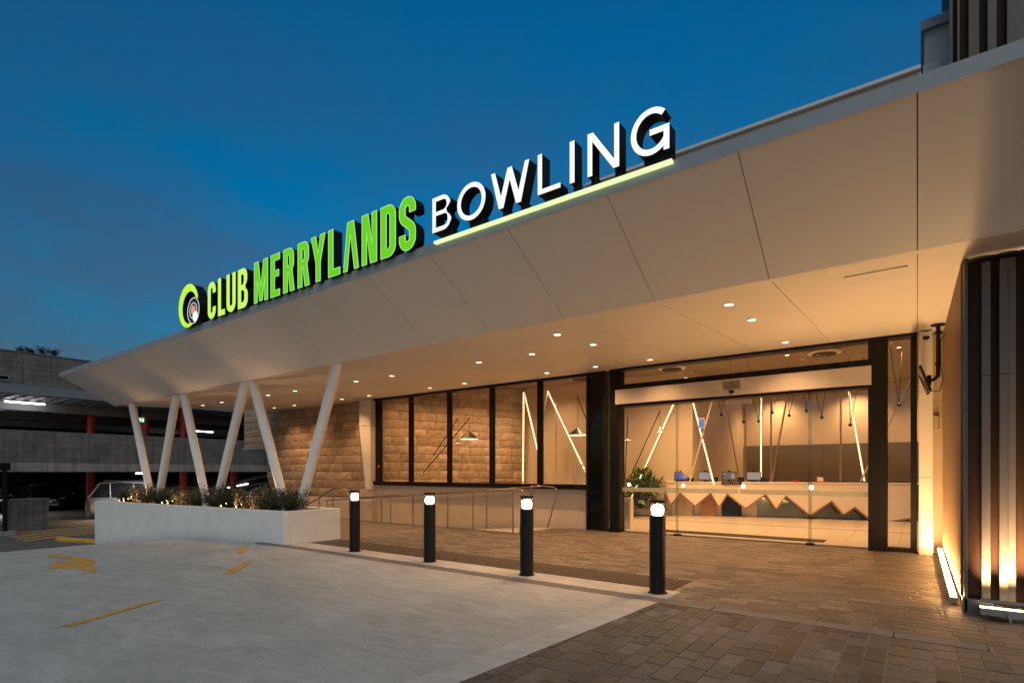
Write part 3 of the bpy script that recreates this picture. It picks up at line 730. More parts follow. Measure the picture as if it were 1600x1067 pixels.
# logo: open ring with a target ball in front
cx, cz = -12.29, 4.93
def logo_part(name, contours, face, dy, ext, side=M_bollard):
    o = D.objects.new(name, curve_mesh(name, contours, ext, face)); COL.objects.link(o); o.parent = cs; o.location = Vector((cx, 5.18+dy, cz))-wloc(cs); return o
ring_o = arc(0, 0, .45, .45, -72, 288, 60)[:-1]; ring_i = arc(.055, -.045, .335, .335, -72, 288, 60)[:-1]
logo_part('logo_body', [ring_o, ring_i], M_bollard, .10, .095)
logo_part('logo_ring', [ring_o, ring_i], E_ring, 0, .003)
logo_part('logo_highlight', [arc(0, 0, .43, .43, 25, 75, 14)+arc(.055, -.045, .35, .35, 75, 25, 14)], E_lime, -.006, .002)
E_tgt = mat('logo_target_dark', (.05, .05, .055), .5)
E_tline = glow('logo_target_line', (.75, .75, .72), 1); E_pink = glow('logo_target_centre', (.85, .28, .2), 1)
bx, bz = .335, -.17
logo_part('logo_target', [arc(bx, bz, .275, .275, 0, 352, 44)], M_bollard, .075, .11)
logo_part('logo_target_face', [arc(bx, bz, .272, .272, 0, 352, 44)], E_tgt, -.040, .002)
for rr in (.268, .165): logo_part('logo_target_line', [arc(bx, bz, rr, rr, 0, 352, 44), arc(bx, bz, rr-.016, rr-.016, 0, 352, 44)], E_tline, -.046, .002)
logo_part('logo_target_centre', [arc(bx, bz+.01, .095, .095, 0, 350, 32)], E_pink, -.047, .002)
logo_part('logo_jack', [arc(bx+.10, bz-.135, .105, .105, 0, 350, 32)], E_white, -.052, .004)
bs = thing('rooftop_bowling_sign', 'white glowing letters over a lime lit bar on the canopy edge', 'sign', (-3.5, 5.3, 4.5))
z0, z1 = 4.592, 5.045
for ch, a, b, t in (('B',-5.14,-4.81,.058),('O',-4.70,-4.24,.057),('W',-4.15,-3.59,.054),('L',-3.47,-3.17,.056),('I',-3.05,-2.992,.058),('N',-2.83,-2.465,.054),('G',-2.335,-1.935,.057)):
    letter(bs, ch, a, b, z0, z1, t, E_white)
for a, b in ((-5.04,-4.86),(-4.55,-4.33),(-4.02,-3.96),(-3.75,-3.69),(-3.42,-3.22),(-3.04,-2.99),(-2.82,-2.77),(-2.54,-2.48),(-2.22,-1.94)):
    p = MB(); p.box((a, 5.24, 4.49), (b, 5.36, 4.62)); obj('support_post', p, M_bollard, bs)
p = MB(); p.box((-5.14, 5.195, 4.462), (-3.735, 5.246, 4.494)); p.box((-3.73, 5.195, 4.462), (-1.92, 5.246, 4.494)); obj('light_bar', p, E_bar, bs)

# ------------------------------------------------------------------ stone walls
def stone_meshes(m):
    out = []
    for sd in range(7):
        rnd = random.Random(sd+50); b = MB(); nx, nz = 5, 3; vs = []; fs = []
        for j in range(nz+1):
            for i in range(nx+1):
                e = i in (0, nx) or j in (0, nz)
                vs.append((i/nx, 0 if e else -.010-rnd.random()*.026, j/nz))
        for j in range(nz):
            for i in range(nx): a = j*(nx+1)+i; fs.append((a, a+1, a+nx+2, a+nx+1))
        b.add(vs, fs); b.add([(0,0,0),(1,0,0),(1,0,1),(0,0,1),(0,.09,0),(1,.09,0),(1,.09,1),(0,.09,1)], [(0,4,5,1),(1,5,6,2),(2,6,7,3),(3,7,4,0)])
        out.append(b.mesh('stone', m, smooth=None))
    return out
SM = stone_meshes(M_stone)
def stone_wall(root, o, ang, L_, zlo, zhi, course=.3, keep=lambda s, z: True, seed=1):
    rnd = random.Random(seed); z = zlo; c, s_ = math.cos(ang), math.sin(ang); row = 0
    while z < zhi-.05:
        h_ = min(course, zhi-z); u = -rnd.random()*.5
        while u < L_:
            w = rnd.uniform(.45, 1.05); a, b = max(u, 0), min(u+w, L_)
            if b-a > .04 and keep((a+b)/2, z+h_/2):
                q = D.objects.new('stone', SM[rnd.randrange(7)]); COL.objects.link(q); q.parent = root
                q.location = Vector((o[0]+a*c, o[1]+a*s_, z+.005))-wloc(root); q.rotation_euler = (0, 0, ang); q.scale = (b-a-.016, rnd.uniform(.45, .95), h_-.015)
            u += w
        z += course
sw = thing('stone_wall', 'outdoor wall of rough beige sandstone blocks left of the windows', 'wall', (-18.5, 12.3, .55))
stone_wall(sw, (-23.66, 12.26), 0, 8.55, .56, 4.46, keep=lambda u, z: u > 1.95 or z > 2.45, seed=3)
p = MB(); p.box((-21.7, 12.30, -.9), (-15.1, 12.55, 4.44)); p.box((-23.65, 12.30, 2.5), (-21.7, 12.55, 4.44)); obj('backing', p, M_mortar, sw)
p = MB(); p.box((-23.68, 12.2, 2.40), (-21.7, 14.5, 2.495)); obj('edge_flashing', p, M_trim, sw)
p = MB(); p.box((-23.6, 12.56, 2.5), (-23.35, 18, 4.44)); obj('return_wall', p, M_mortar, sw)
iw = thing('lobby_stone_wall', 'indoor wall of rough golden sandstone blocks seen through the windows', 'wall', (-12.8, 15, 0))
ang = math.atan2(.927, .375)
stone_wall(iw, (-14.95, 12.62), ang, 5.95, 0, 4.8, seed=9)
p = MB(); q = Vector((-14.98, 12.63, 0)); d = Vector((.375, .927, 0)); p.obox(q, d*5.94, Vector((-.2, .08, 0)), (0, 0, 4.8)); obj('backing', p, M_mortar, iw)

# ------------------------------------------------------------------ building shell
cb = thing('club_building', 'low beige rendered club building behind the windows and doors', 'building', (-8, 12.4, 0))
p = MB(); p.box((-21.5, 12.22, -.95), (-15.2, 12.295, .53)); p.box((-15.2, 12.30, -.95), (-6.69, 12.5, 1.0)); obj('lower_wall', p, M_render, cb)
p = MB(); p.box((-15.46, 12.02, 3.02), (-14.88, 12.3, 3.90)); obj('column_casing', p, M_clad, cb, bevel=.004)
p = MB(); p.prism([(-15.46, 12.02, 3.01), (-14.88, 12.02, 3.01), (-14.88, 12.02, .86), (-15.12, 12.02, .86)], (0, .28, 0)); obj('tapered_casing', p, M_clad, cb, bevel=.004)
p = MB(); p.box((-15.2, 12.1, -.9), (-14.9, 12.298, .855)); obj('casing_foot', p, M_render, cb)
# lobby shell
p = MB(); p.box((-16.5, 12.5, 4.8), (7, 25.2, 4.95)); p.box((-16.5, 12.42, 3.97), (3.0, 12.5, 4.8)); obj('ceiling', p, M_inceil, cb)
p = MB(); p.box((-14.5, 24.8, 2.55), (7, 25, 4.8)); obj('back_wall', p, M_inwall, cb)
p = MB()
for k in range(9): p.box((-8+k*1.66, 24.78, 0), (-8+k*1.66+1.65, 25, 2.545))
obj('dark_wall_panel', p, M_indark, cb)
p = MB(); p.box((-16.4, 18.15, 0), (-6.2, 18.35, 4.8)); p.box((-6.2, 18.15, 0), (-6.0, 24.8, 4.8)); obj('partition_wall', p, M_inwall, cb)
p = MB(); p.box((6.8, 12.5, 0), (7, 25, 4.8)); p.box((-16.5, 12.5, 0), (-16.41, 25, 4.8)); obj('side_wall', p, M_inwall, cb)
p = MB(); p.box((-8.9, 17.4, 0), (-8.55, 18.148, 4.8)); obj('pier', p, M_inwall, cb)
p = MB(); p.box((-15, 12.5, -.3), (7, 25, -.012)); floor = struct('lobby_floor', p, M_grout)
fx = -8.4
tb = MB(); tb.box((0, 0, -.012), (.893, .893, 0)); tmesh = tb.mesh('floor_tile', M_tile)
n_ = 0
for i in range(17):
    for j in range(14):
        X, Y = -13.8+.9*i, 12.52+.9*j
        if X > 1.2 or n_ > 296: continue
        o = D.objects.new('floor_tile', tmesh); COL.objects.link(o); o.parent = floor; o.location = (X, Y, 0); n_ += 1
p = MB(); p.box((-9, 15.96, 0), (1.5, 16.01, .003)); tag(obj('floor_strip', p, M_dark), 'thin dark line across the lobby floor tiles', 'floor strip')  # thin dark strip lying on the tiles
p = MB(); p.box((-5.35, 12.80, .0), (-1.55, 13.35, .006)); tag(obj('door_mat', p, M_mat), 'long dark brown entrance mat just inside the glass doors', 'mat')

# slanted window wall
ww = thing('window_wall', 'row of tall black framed windows above the beige wall', 'window', (-10.5, 12.3, 1))
def frame(par, x0, x1, z0, z1, y0=12.16, y1=12.34, m=M_black, name='mullion'):
    if name == 'mullion': y0, y1 = 12.225, 12.31
    b = MB(); b.box((x0, y0, z0), (x1, y1, z1)); return obj(name, b, m, par, bevel=.004)
frame(ww, -14.86, -6.667, 1.001, 1.13, y0=12.13, name='sill'); frame(ww, -14.86, -6.667, 3.86, 3.955, name='head')
mull = [(-14.86, -14.58), (-13.22, -13.05), (-11.53, -11.37), (-9.87, -9.71), (-8.22, -8.06), (-6.695, -6.665)]
for a, b in mull: frame(ww, a, b, 1.131, 3.859)
for (a, b), (c, d) in zip(mull[:-1], mull[1:]):
    p = MB(); p.box((b, 12.25, 1.131), (c, 12.262, 3.859)); obj('pane', p, M_glass, ww)

# ------------------------------------------------------------------ entrance
en = thing('glass_entrance', 'wide black framed glass entrance with sliding doors and white header', 'entrance', (-3.2, 12.3, 0))
frame(en, -6.66, -6.60, 0, 3.93, 12.1, 12.36, name='jamb'); frame(en, -6.22, -6.15, 0, 3.93, 12.1, 12.36, name='jamb'); frame(en, -6.00, -5.74, 0, 3.93, 12.06, 12.36, name='jamb')
p = MB(); p.box((-6.60, 12.14, .06), (-6.22, 12.2, 3.93)); obj('dark_glass_panel', p, M_blackglass, en)
frame(en, -6.60, -6.22, 0, .058, 12.12, 12.3, name='bottom_rail'); frame(en, -6.15, -6.0, 0, .06, 12.12, 12.3, name='bottom_rail')
p = MB(); p.box((-6.15, 12.2, .06), (-6.0, 12.212, 3.93)); obj('pane', p, M_glass, en)
frame(en, -.735, -.44, 0, 3.93, 12.06, 12.36, name='jamb'); frame(en, -.1, -.005, 0, 3.93, 12.1, 12.36, name='jamb')
frame(en, -.44, -.1, 0, .07, 12.12, 12.34, name='bottom_rail'); frame(en, -6.0, -.0, 3.87, 3.96, 12.05, 12.34, name='head')
p = MB(); p.box((-.44, 12.2, .07), (-.1, 12.212, 3.87)); obj('pane', p, M_glass, en)
frame(en, -5.74, -.735, 3.403, 3.53, 12.05, 12.34, name='transom_bar')
p = MB(); p.box((-5.74, 12.2, 3.53), (-.735, 12.212, 3.87)); obj('transom_pane', p, M_glass, en)
p = MB(); p.box((-5.80, 11.96, 3.057), (-.68, 12.3, 3.40)); obj('door_header', p, M_header, en, bevel=.006)
frame(en, -5.74, -.735, 3.0, 3.055, 12.02, 12.34, name='door_rail')
# sliding leaves and side screens
leaves = [(-5.735, -4.36, 12.20), (-4.42, -3.06, 12.25), (-3.05, -1.68, 12.25), (-1.74, -.737, 12.20)]
for a, b, y in leaves:
    p = MB(); p.box((a, y, .02), (b, y+.012, 3.0)); dr = obj('door_leaf', p, M_glass, en)
    p = MB(); p.box((a+.01, y-.004, .98), (b-.01, y-.001, 1.08)); obj('frosted_band', p, M_fband, dr)
for xx in (-4.39, -1.71):
    p = MB(); p.box((xx-.07, 12.17, .0), (xx+.07, 12.30, .045)); obj('floor_guide', p, M_blackplastic, en)
    p = MB(); p.box((xx-.03, 12.215, .045), (xx+.03, 12.223, 3.0)); obj('glass_edge', p, glass_mat('glass_edge_seal', (.88, .92, .88), .06), en)
# sensor and small plaque on the header
p = MB(); p.box((-3.30, 11.945, 3.18), (-2.96, 11.959, 3.35)); pq = obj('header_plaque', p, mat('plaque_grey', (.22, .19, .16), .5), en)
p = MB(); p.tube((-3.13, 11.941, 3.30), (-3.13, 11.944, 3.30), .018, n=14)
for q in range(2): p.box((-3.25+q*.03, 11.941, 3.235-q*.02), (-3.01-q*.03, 11.944, 3.241-q*.02))
obj('plaque_print', p, M_dark, pq)
p = MB(); p.box((-3.17, 11.91, 3.09), (-3.09, 11.959, 3.15)); obj('door_sensor', p, M_blackplastic, en, bevel=.012)

# right hand reveal: white column, camera, tan wall
wc = thing('clad_column', 'white panel clad column at the right of the glass doors', 'column', (.12, 12.2, 0))
for a, b in ((0, 1.35), (1.357, 2.85), (2.857, 3.93)):
    p = MB(); p.box((.02, 12.0, a), (.215, 12.34, b)); obj('cladding_panel', p, M_clad, wc, bevel=.003)
p = MB(); p.box((.03, 12.02, 0), (.205, 12.33, 3.93)); obj('core', p, M_dark, wc)
tw = thing('reveal_wall', 'narrow tan wall between white column and slatted wall', 'wall', (.34, 12.6, 0))
for a, b in ((0, 2.75), (2.756, 3.93)):
    p = MB(); p.box((.217, 12.55, a), (.55, 12.7, b)); obj('wall_panel', p, M_tan, tw)
cc = thing('dome_camera', 'white dome security camera at the top of the clad column', 'camera', (.13, 11.98, 3.82), None)
p = MB(); p.box((.04, 11.90, 3.80), (.20, 11.998, 3.88)); obj('housing', p, M_clad, cc, bevel=.015)
p = MB(); p.lathe((.12, 11.94, 3.74), [(.005, 0), (.03, .008), (.05, .03), (.056, .062)], 18); obj('dome', p, M_blackglass, cc, smooth=60)
tv = thing('hanging_screen', 'black display on a ceiling pole beside the clad column', 'screen', (.27, 11.6, 3.85))
X, Y = .275, 11.45; zt = sofz(Y)
p = MB(); p.lathe((X, Y, zt-.03), [(.10, .03), (.10, .012), (.05, 0)], 16); p.tube((X, Y, zt-.02), (X, Y, 3.02), .028, n=14); p.tube((X, Y, 3.2), (X, Y, 3.26), .04, n=14); p.tube((X, Y, 3.72), (X, Y, 3.78), .04, n=14); obj('pole', p, M_blackplastic, tv, smooth=40)
p = MB(); p.path([(X, Y, 3.04), (X-.05, Y-.02, 2.98), (X-.12, Y-.08, 2.95)], .028); p.box((X-.15, Y-.14, 2.88), (X-.09, Y-.02, 3.04)); obj('bracket', p, M_blackplastic, tv)
ax_u = Vector((-.05, 1, 0)).normalized(); ax_w = Vector((-.33, -.02, 1)).normalized(); ax_n = ax_u.cross(ax_w).normalized()
if ax_n.x > 0: ax_n = -ax_n
cen = Vector((X-.17, Y-.10, 2.97))
p = MB(); p.obox(cen-ax_u*.30-ax_w*.22, ax_u*.6, ax_w*.44, ax_n*.035); sb = obj('panel', p, M_blackplastic, tv, bevel=.006)
p = MB(); p.obox(cen-ax_u*.28-ax_w*.20+ax_n*.036, ax_u*.56, ax_w*.40, ax_n*.003); obj('display', p, mat('screen_glass', (.14, .12, .10), .15), tv)
p = MB(); p.path([(X+.16, Y-.05, zt-.02), (X+.09, Y-.04, 3.70), (X+.03, Y-.03, 3.62), (X+.035, Y-.03, 3.2), (X+.06, Y-.05, 2.95), (X+.02, Y-.06, 2.78), (X-.08, Y-.07, 2.78), (X-.11, Y-.06, 2.88)], .007, 6); obj('cable', p, M_blackplastic, tv)
wlt = thing('wall_cylinder', 'short cylindrical fitting on a thin conduit on the tan wall', 'wall light', (.28, 12.5, 2.3))
p = MB(); p.tube((.275, 12.48, 2.22), (.275, 12.48, 2.45), .045, n=18); obj('body', p, M_tan, wlt, smooth=40)
p = MB(); p.path([(.275, 12.535, 2.45), (.275, 12.535, 3.85)], .006, 6); obj('conduit', p, M_tan, wlt)

# slatted walls at the right
sl = thing('slatted_wall', 'tall wall of dark brown and grey vertical slats at the right edge, lit from below', 'wall', (.9, 7.4, 0))
def fx_(px): return at(px, 900, 7.3).x
p = MB(); p.box((.41, 7.42, .1), (3.2, 12.5, 3.6)); obj('core', p, M_dark, sl)
p = MB(); p.box((.385, 7.24, .02), (.412, 7.40, 3.62)); obj('corner_trim', p, mat('dark_grey_metal', (.10, .10, .105), .5), sl, bevel=.004)
u = .414; k = 0; TOP = 3.57
while u < 3.1:
    for (w, dy0, m, nm_) in ((.108, 7.31, M_brown, 'brown_slat'), (.070, 7.275, M_greyslat, 'grey_slat'), (.066, 7.345, M_brown, 'brown_slat'), (.064, 7.275, M_greyslat, 'grey_slat'), (.060, 7.288, M_greyslat, 'grey_slat'), (.072, 7.345, M_brown, 'brown_slat')):
        zb = .16; b = MB()
        if m is M_greyslat:
            b.box((u, dy0, zb), (u+w-.003, 7.41, 2.42)); b.box((u, dy0, 2.426), (u+w-.003, 7.41, TOP))
        else: b.box((u, dy0, zb), (u+w-.003, 7.41, TOP))
        obj(nm_, b, m, sl); u += w
v = 7.46; k = 0
while v < 12.5:
    b = MB(); dd = .035 if k % 2 else .0
    b.box((.365+dd*.6, v, .14), (.41, v+.056, sofz(v)-.015)); obj('bronze_slat', b, M_sideslat, sl); v += .066; k += 1
p = MB(); p.box((.372, 7.24, 0), (.60, 7.42, .16)); obj('plinth', p, D.materials['dark_grey_metal'], sl)
# linear uplights
def uplight(lab, segs, horiz):
    t = thing('linear_uplight', lab, 'light', segs[0][0], 'linear uplights at the slatted wall base')
    for a, b in segs:
        a, b = Vector(a), Vector(b); d = (b-a); q = MB()
        if horiz: 
            q.box((a.x, a.y-.05, a.z-.075), (b.x, a.y+.03, a.z-.006)); 
            for i in range(4): q.box((a.x, a.y-.058, a.z-.07+i*.016), (b.x, a.y-.05, a.z-.063+i*.016))
            q.box((a.x, a.y-.066, a.z+.052), (b.x, a.y-.062, a.z+.085))
        else: q.box((a.x-.03, a.y, a.z-.07), (a.x+.03, b.y, a.z-.006))
        obj('housing', q, M_galv, t)
        q = MB()
        if horiz: q.box((a.x, a.y-.045, a.z-.004), (b.x, a.y+.02, a.z))
        else: q.box((a.x-.024, a.y, a.z-.004), (a.x+.024, b.y, a.z+.004))
        obj('led_lens', q, E_bar_lens if horiz else E_strip, t)
        if horiz:
            al = D.lights.new('led_bar', 'AREA'); al.shape = 'RECTANGLE'; al.size = b.x-a.x; al.size_y = .04; al.energy = 15; al.color = (1, .58, .26); al.spread = R(34)
            ao = D.objects.new('led_bar', al); COL.objects.link(ao); ao.parent = t; ao.location = Vector(((a.x+b.x)/2, a.y-.012, a.z+.006))-wloc(t); ao.rotation_euler = (R(180-17), 0, 0)
    return t
uplight('long glowing uplight strip running along the foot of the bronze slats', [((.315, 7.62, .10), (.315, 9.2, .10)), ((.315, 9.23, .10), (.315, 10.9, .10)), ((.315, 10.93, .10), (.315, 12.2, .10))], False)
hz = uplight('glowing aluminium uplight bar at the bottom right corner under the grey slats', [((.50, 7.16, .115), (1.70, 7.16, .115)), ((1.72, 7.16, .115), (2.9, 7.16, .115))], True)
p = MB(); p.box((.70, 7.085, .035), (.76, 7.11, .09)); p.box((.71, 7.08, .0), (.73, 7.10, .04)); obj('bracket', p, M_galv, hz)
p = MB(); p.path([(.56, 7.10, .05), (.56, 7.06, .02), (.60, 7.05, .012), (.66, 7.08, .012)], .006, 6); obj('cable', p, M_blackplastic, hz)
# slatted tower and roof box above the canopy
st = thing('slatted_tower', 'upper slatted wall rising above the canopy at the top right', 'wall', (2, 10.6, 4.5))
p = MB(); p.box((.42, 10.62, 4.4), (4.5, 15, 12)); obj('core', p, M_dark, st)
u = .385; k = 0
while u < 4.2:
    for w, y0, m, nm_ in ((.04, 10.45, M_towerslat, 'bronze_slat'), (.05, 10.56, M_brown, 'brown_slat'), (.03, 10.45, M_greyslat, 'grey_slat'), (.10, 10.56, M_brown, 'brown_slat'), (.12, 10.45, M_towerslat, 'bronze_slat'), (.09, 10.56, M_brown, 'brown_slat'), (.10, 10.44, M_greyslat, 'grey_slat'), (.11, 10.56, M_brown, 'brown_slat'), (.20, 10.44, M_greyslat, 'grey_slat'), (.14, 10.56, M_brown, 'brown_slat')):
        b = MB(); b.box((u, y0, 4.5), (u+w-.004, 10.62, 12)); obj(nm_, b, m, st); u += w
rb = thing('roof_box', 'beige roof enclosure with pale cap left of the upper slats', 'roof plant', (.2, 11.6, 4.5))
a = at(1441, 118, 11.6); b_ = at(1443, 52, 11.6)
p = MB(); p.box((a.x+.03, 11.6, 4.5), (1.5, 14, b_.z)); obj('enclosure', p, M_boxmetal, rb)
p = MB(); p.box((a.x-.02, 11.52, b_.z), (1.5, 14, b_.z+.17)); obj('cap', p, M_trim, rb, bevel=.01)
p = MB(); p.box((a.x+.01, 11.35, 4.5), (a.x+.25, 11.59, at(1443, 102, 11.35).z)); obj('downpipe_box', p, M_clad, rb, bevel=.01)

# ------------------------------------------------------------------ sunken ramp and handrails
g = MB(); rampz = lambda X: 0 if X > -7.6 else max(-.85, (X+7.6)*.075)
g.add([(-7.65, 10.6, -.004), (-7.65, 12.3, -.004), (-18, 12.3, -.80), (-18, 10.6, -.80)], [(0,1,2,3)]); struct('entry_ramp', g, M_kerb)
g = MB(); g.prism([(-7.65, 10.55, -.02), (-10.1, 10.55, -.02), (-10.1, 10.55, -.3), (-7.65, 10.55, -.3)], (0, .05, 0)); struct('ramp_kerb', g, M_kerb)
g = MB(); g.box((-20.8, 7.37, -.95), (-10.105, 10.58, -.012)); struct('side_paving', g, M_paver)
def rail(lab, top, posts, end, wires=True, name='handrail'):
    t = thing(name, lab, 'handrail', top[0], 'steel handrails along the ramp')
    p = MB(); p.path(top, .021, 10); obj('top_rail', p, M_steel, t, smooth=50)
    for a, b in posts:
        p = MB(); p.tube(a, b, .018, n=10); obj('post', p, M_steel, t, smooth=50)
    if wires:
        for (a0, b0), (a1, b1) in zip(posts[:-1], posts[1:]):
            p = MB(); a0, b0, a1, b1 = map(Vector, (a0, b0, a1, b1)); p.box((0,0,0),(0,0,0)) if False else None
            lo0 = a0.lerp(b0, .10); hi0 = a0.lerp(b0, .92); lo1 = a1.lerp(b1, .10); hi1 = a1.lerp(b1, .92)
            p.prism([lo0, lo1, hi1, hi0], (0, .008, 0)); obj('infill_panel', p, M_bglass, t)
    return t
def rz(X): return 1.02 - max(0, -7.9-X)*.066   # rail height follows the ramp
yf = 10.5
pts = [(-7.55, yf, .0), (-7.42, yf, .94), (-7.47, yf, 1.00), (-7.56, yf, 1.03), (-7.8, yf, 1.04)] + [(X, yf, rz(X)) for X in (-8.6, -10, -12, -14, -15.2)]
rail('front stainless ramp handrail behind the bollards, looped at its right end', pts, [((X, yf, rz(X)-1.05), (X, yf, rz(X)-.01)) for X in (-7.75, -9.0, -10.55, -12.1, -13.6, -15.1)], None)
yb = 12.02
pts = [(-7.75, yb, .0), (-7.45, yb, .95), (-7.50, yb, 1.02), (-7.60, yb, 1.06), (-7.9, yb, 1.08)] + [(X, yb, rz(X)+.05) for X in (-8.6, -10, -12, -14, -15.6)]
rail('rear stainless ramp handrail against the beige wall, leaning right end', pts, [((X, yb, rz(X)-1.05), (X, yb, rz(X)+.04)) for X in (-8.3, -9.8, -11.3, -12.8, -14.3, -15.6)], None, False)
yl = 9.6
a = [at(x, y, yl) for x, y in ((548, 812), (545, 773), (540, 765), (533, 763), (521, 763), (497, 779), (480, 788))]
rail('short steel handrail with a rounded top beside the right end of the planter', a, [(at(520, 812, yl), at(520, 764, yl)), (at(499, 812, yl), at(499, 778, yl))], None, False)

# ------------------------------------------------------------------ lobby furniture
def downspot(X, Y, e, lab, ang_=130, target=None):
    t = thing('lobby_downlight', lab, 'downlight', (X, Y, 4.79), 'downlights in the lobby ceiling')
    p = MB(); p.lathe((X, Y, 4.785), [(.07, .014), (.07, 0), (.055, .003)], 16); obj('trim_ring', p, M_clad, t)
    p = MB(); p.lathe((X, Y, 4.784), [(.05, 0), (.05, .006)], 14); obj('lens', p, E_down, t)
    spot(t, 'lobby_lamp', (X, Y, 4.76), e, ang_, target, 1, size=.05)
names_ = ['over the left end of the counter', 'over the middle of the counter', 'over the right end of the counter', 'above the door mat, left', 'above the door mat, middle', 'above the door mat, right', 'over the back office, left', 'over the back office, middle', 'over the back office, right']
for i, (X, Y, e) in enumerate(((-5.5, 16.6, 150), (-3, 17.3, 150), (-.4, 18.0, 150), (-5, 14.4, 170), (-3, 14.4, 170), (-1, 14.4, 170), (-4.6, 24.1, 135), (-1.9, 24.1, 135), (1.0, 24.1, 135))):
    downspot(X, Y, e, 'recessed lobby downlight '+names_[i])
for i, (s_, e) in enumerate(((.9, 110), (2.2, 110), (3.5, 110), (4.8, 110))):
    b0 = Vector((-14.95+.375*s_+1.25, 12.62+.927*s_-.5, 0))
    downspot(b0.x, b0.y, e, 'recessed lobby downlight washing the stone wall, %s from the window' % ordn[i], 100, (b0.x-.7, b0.y+.28, 1.5))
downspot(-6.9, 16.5, 130, 'added lobby downlight brightening the potted plant'); downspot(-10.8, 17.0, 70, 'recessed lobby downlight beside the left partition'); downspot(-8, 15.5, 80, 'recessed lobby downlight above the waiting area')  # the downlight by the plant is added to brighten its leaves
# ceiling diffusers
for X, Y, lab in ((-6.2, 16.8, 'round white air diffuser under the lobby ceiling, left'), (-2.05, 17.1, 'round white air diffuser under the lobby ceiling, right'), (-9.4, 16.7, 'round white air diffuser seen through the right hand window')):
    t = thing('air_diffuser', lab, 'air vent', (X, Y, 4.8), 'round air diffusers in the lobby')
    p = MB(); p.lathe((X, Y, 4.66), [(.30, .14), (.42, .05), (.42, .03), (.40, .02)], 28); obj('drum', p, M_clad, t, smooth=40)
    p = MB(); p.lathe((X, Y, 4.645), [(.30, .04), (.30, .0), (.05, 0)], 24); p.lathe((X, Y, 4.63), [(.16, .02), (.16, 0)], 20); obj('grille', p, M_dark, t, smooth=40)
# slanted LED tubes and bare poles
tubes = [((818.3, 613), (817, 768), 17.3, 1, 'upright glowing tube at the end of the indoor stone wall'), ((819, 613), (843, 716), 17.4, 1, 'slanting glowing tube leaning right from the stone wall tube'),
 ((856, 611), (922, 752), 16.5, 1, 'long slanting glowing tube in the right hand window'), ((957, 600), (956, 800), 16.2, 1, 'upright glowing tube in the narrow pane left of the doors'),
 ((1071, 590), (986, 779), 17.2, 1, 'slanting glowing tube behind the potted plant'), ((1073, 590), (1116, 758), 18.0, 1, 'glowing tube leaning right over the second counter screen'),
 ((1189.5, 574), (1189, 770), 20.8, 1, 'upright glowing tube at the middle of the counter'), ((1317.5, 560), (1353, 765), 21.2, 1, 'glowing tube leaning at the right end of the counter'),
 ((855, 613), (838, 690), 17.0, 0, 'bare beige pole leaning left from the long slanting tube'), ((868, 630), (868, 770), 17.3, 0, 'upright bare beige pole behind the slanting tube'), ((917, 690), (880, 765), 17.6, 0, 'short bare pole crossing the slanting tube'),
 ((1032, 600), (1032, 745), 18.3, 0, 'upright bare pole above the potted plant'), ((1041, 600), (1062, 760), 18.3, 0, 'bare pole leaning behind the blue screen'), ((1120, 600), (1075, 760), 17.95, 0, 'bare pole leaning left behind the counter screens'),
 ((1128, 600), (1158, 765), 21.0, 0, 'bare pole leaning right behind the third screen'), ((1165, 585), (1164, 765), 21.6, 0, 'upright bare pole left of the middle tube'), ((1205, 580), (1204, 765), 21.8, 0, 'upright bare pole right of the middle tube'),
 ((1237, 580), (1203, 765), 21.4, 0, 'bare pole leaning left right of the middle tube'), ((1314, 565), (1313, 765), 22.2, 0, 'upright bare pole left of the right hand tube'), ((1425, 590), (1338, 765), 20.3, 0, 'bare pole leaning left at the right end of the counter')]
for (p0, p1, Yt, lit, lab) in tubes:
    a, b = at(*p0, Yt), at(*p1, Yt)
    t = thing('leaning_light_tube' if lit else 'leaning_pole', lab, 'light tube' if lit else 'pole', (b.x, b.y, max(b.z, 0)), 'lit tubes in the lobby' if lit else 'bare poles in the lobby')
    if b.z < 0: b = a + (b-a)*((a.z-0)/(a.z-b.z))
    d = (b-a).normalized(); side = Vector((0, .03, 0))
    p = MB(); p.tube(a+side, b+side, .030, n=8); obj('pole', p, M_pole, t)
    if lit: 
        p = MB(); p.tube(a-side*.4, b-side*.4, .024, n=8); obj('light', p, E_tube, t)
# cone pendants on tilted rods
def cone_pendant(c, r, h, lab, rod=None, cord=None):
    c = Vector(c); t = thing('cone_pendant', lab, 'pendant lamp', c, 'cone pendants in the lobby')
    p = MB(); p.lathe(c, [(r, 0), (r*.98, .01), (.03, h), (.018, h+.02)], 28); obj('shade', p, M_shade, t, smooth=40)
    p = MB(); p.lathe(c-Vector((0, 0, .012)), [(r*.95, 0), (r*.95, .01)], 24); obj('lens', p, E_shade, t)
    p = MB(); top = Vector(cord) if cord else c+Vector((0, 0, 1.2)); p.path([c+Vector((0, 0, h)), top], .006, 6); obj('cord', p, M_blackplastic, t)
    if rod:
        p = MB(); p.path([rod[0], rod[1]], .016, 8); obj('rod', p, M_blackplastic, t)
    return t
def pr(x, y, Y): return at(x, y, Y)
cone_pendant(pr(733, 685.5, 14.0), .33, .26, 'wide bronze cone pendant in the third window', (pr(647, 755, 14), pr(734, 653, 14)), pr(733.5, 654, 14))
cone_pendant(pr(715, 691.5, 14.4), .10, .16, 'tiny bronze cone pendant left of the wide one', (pr(647, 756, 14.4), pr(715.5, 654, 14.4)), pr(715, 655, 14.4))
cone_pendant(pr(902.5, 679.5, 14.8), .30, .22, 'dark cone pendant in front of the slanting tube', (pr(902, 620, 14.8), pr(935, 700, 14.8)), pr(902, 612, 14.8))
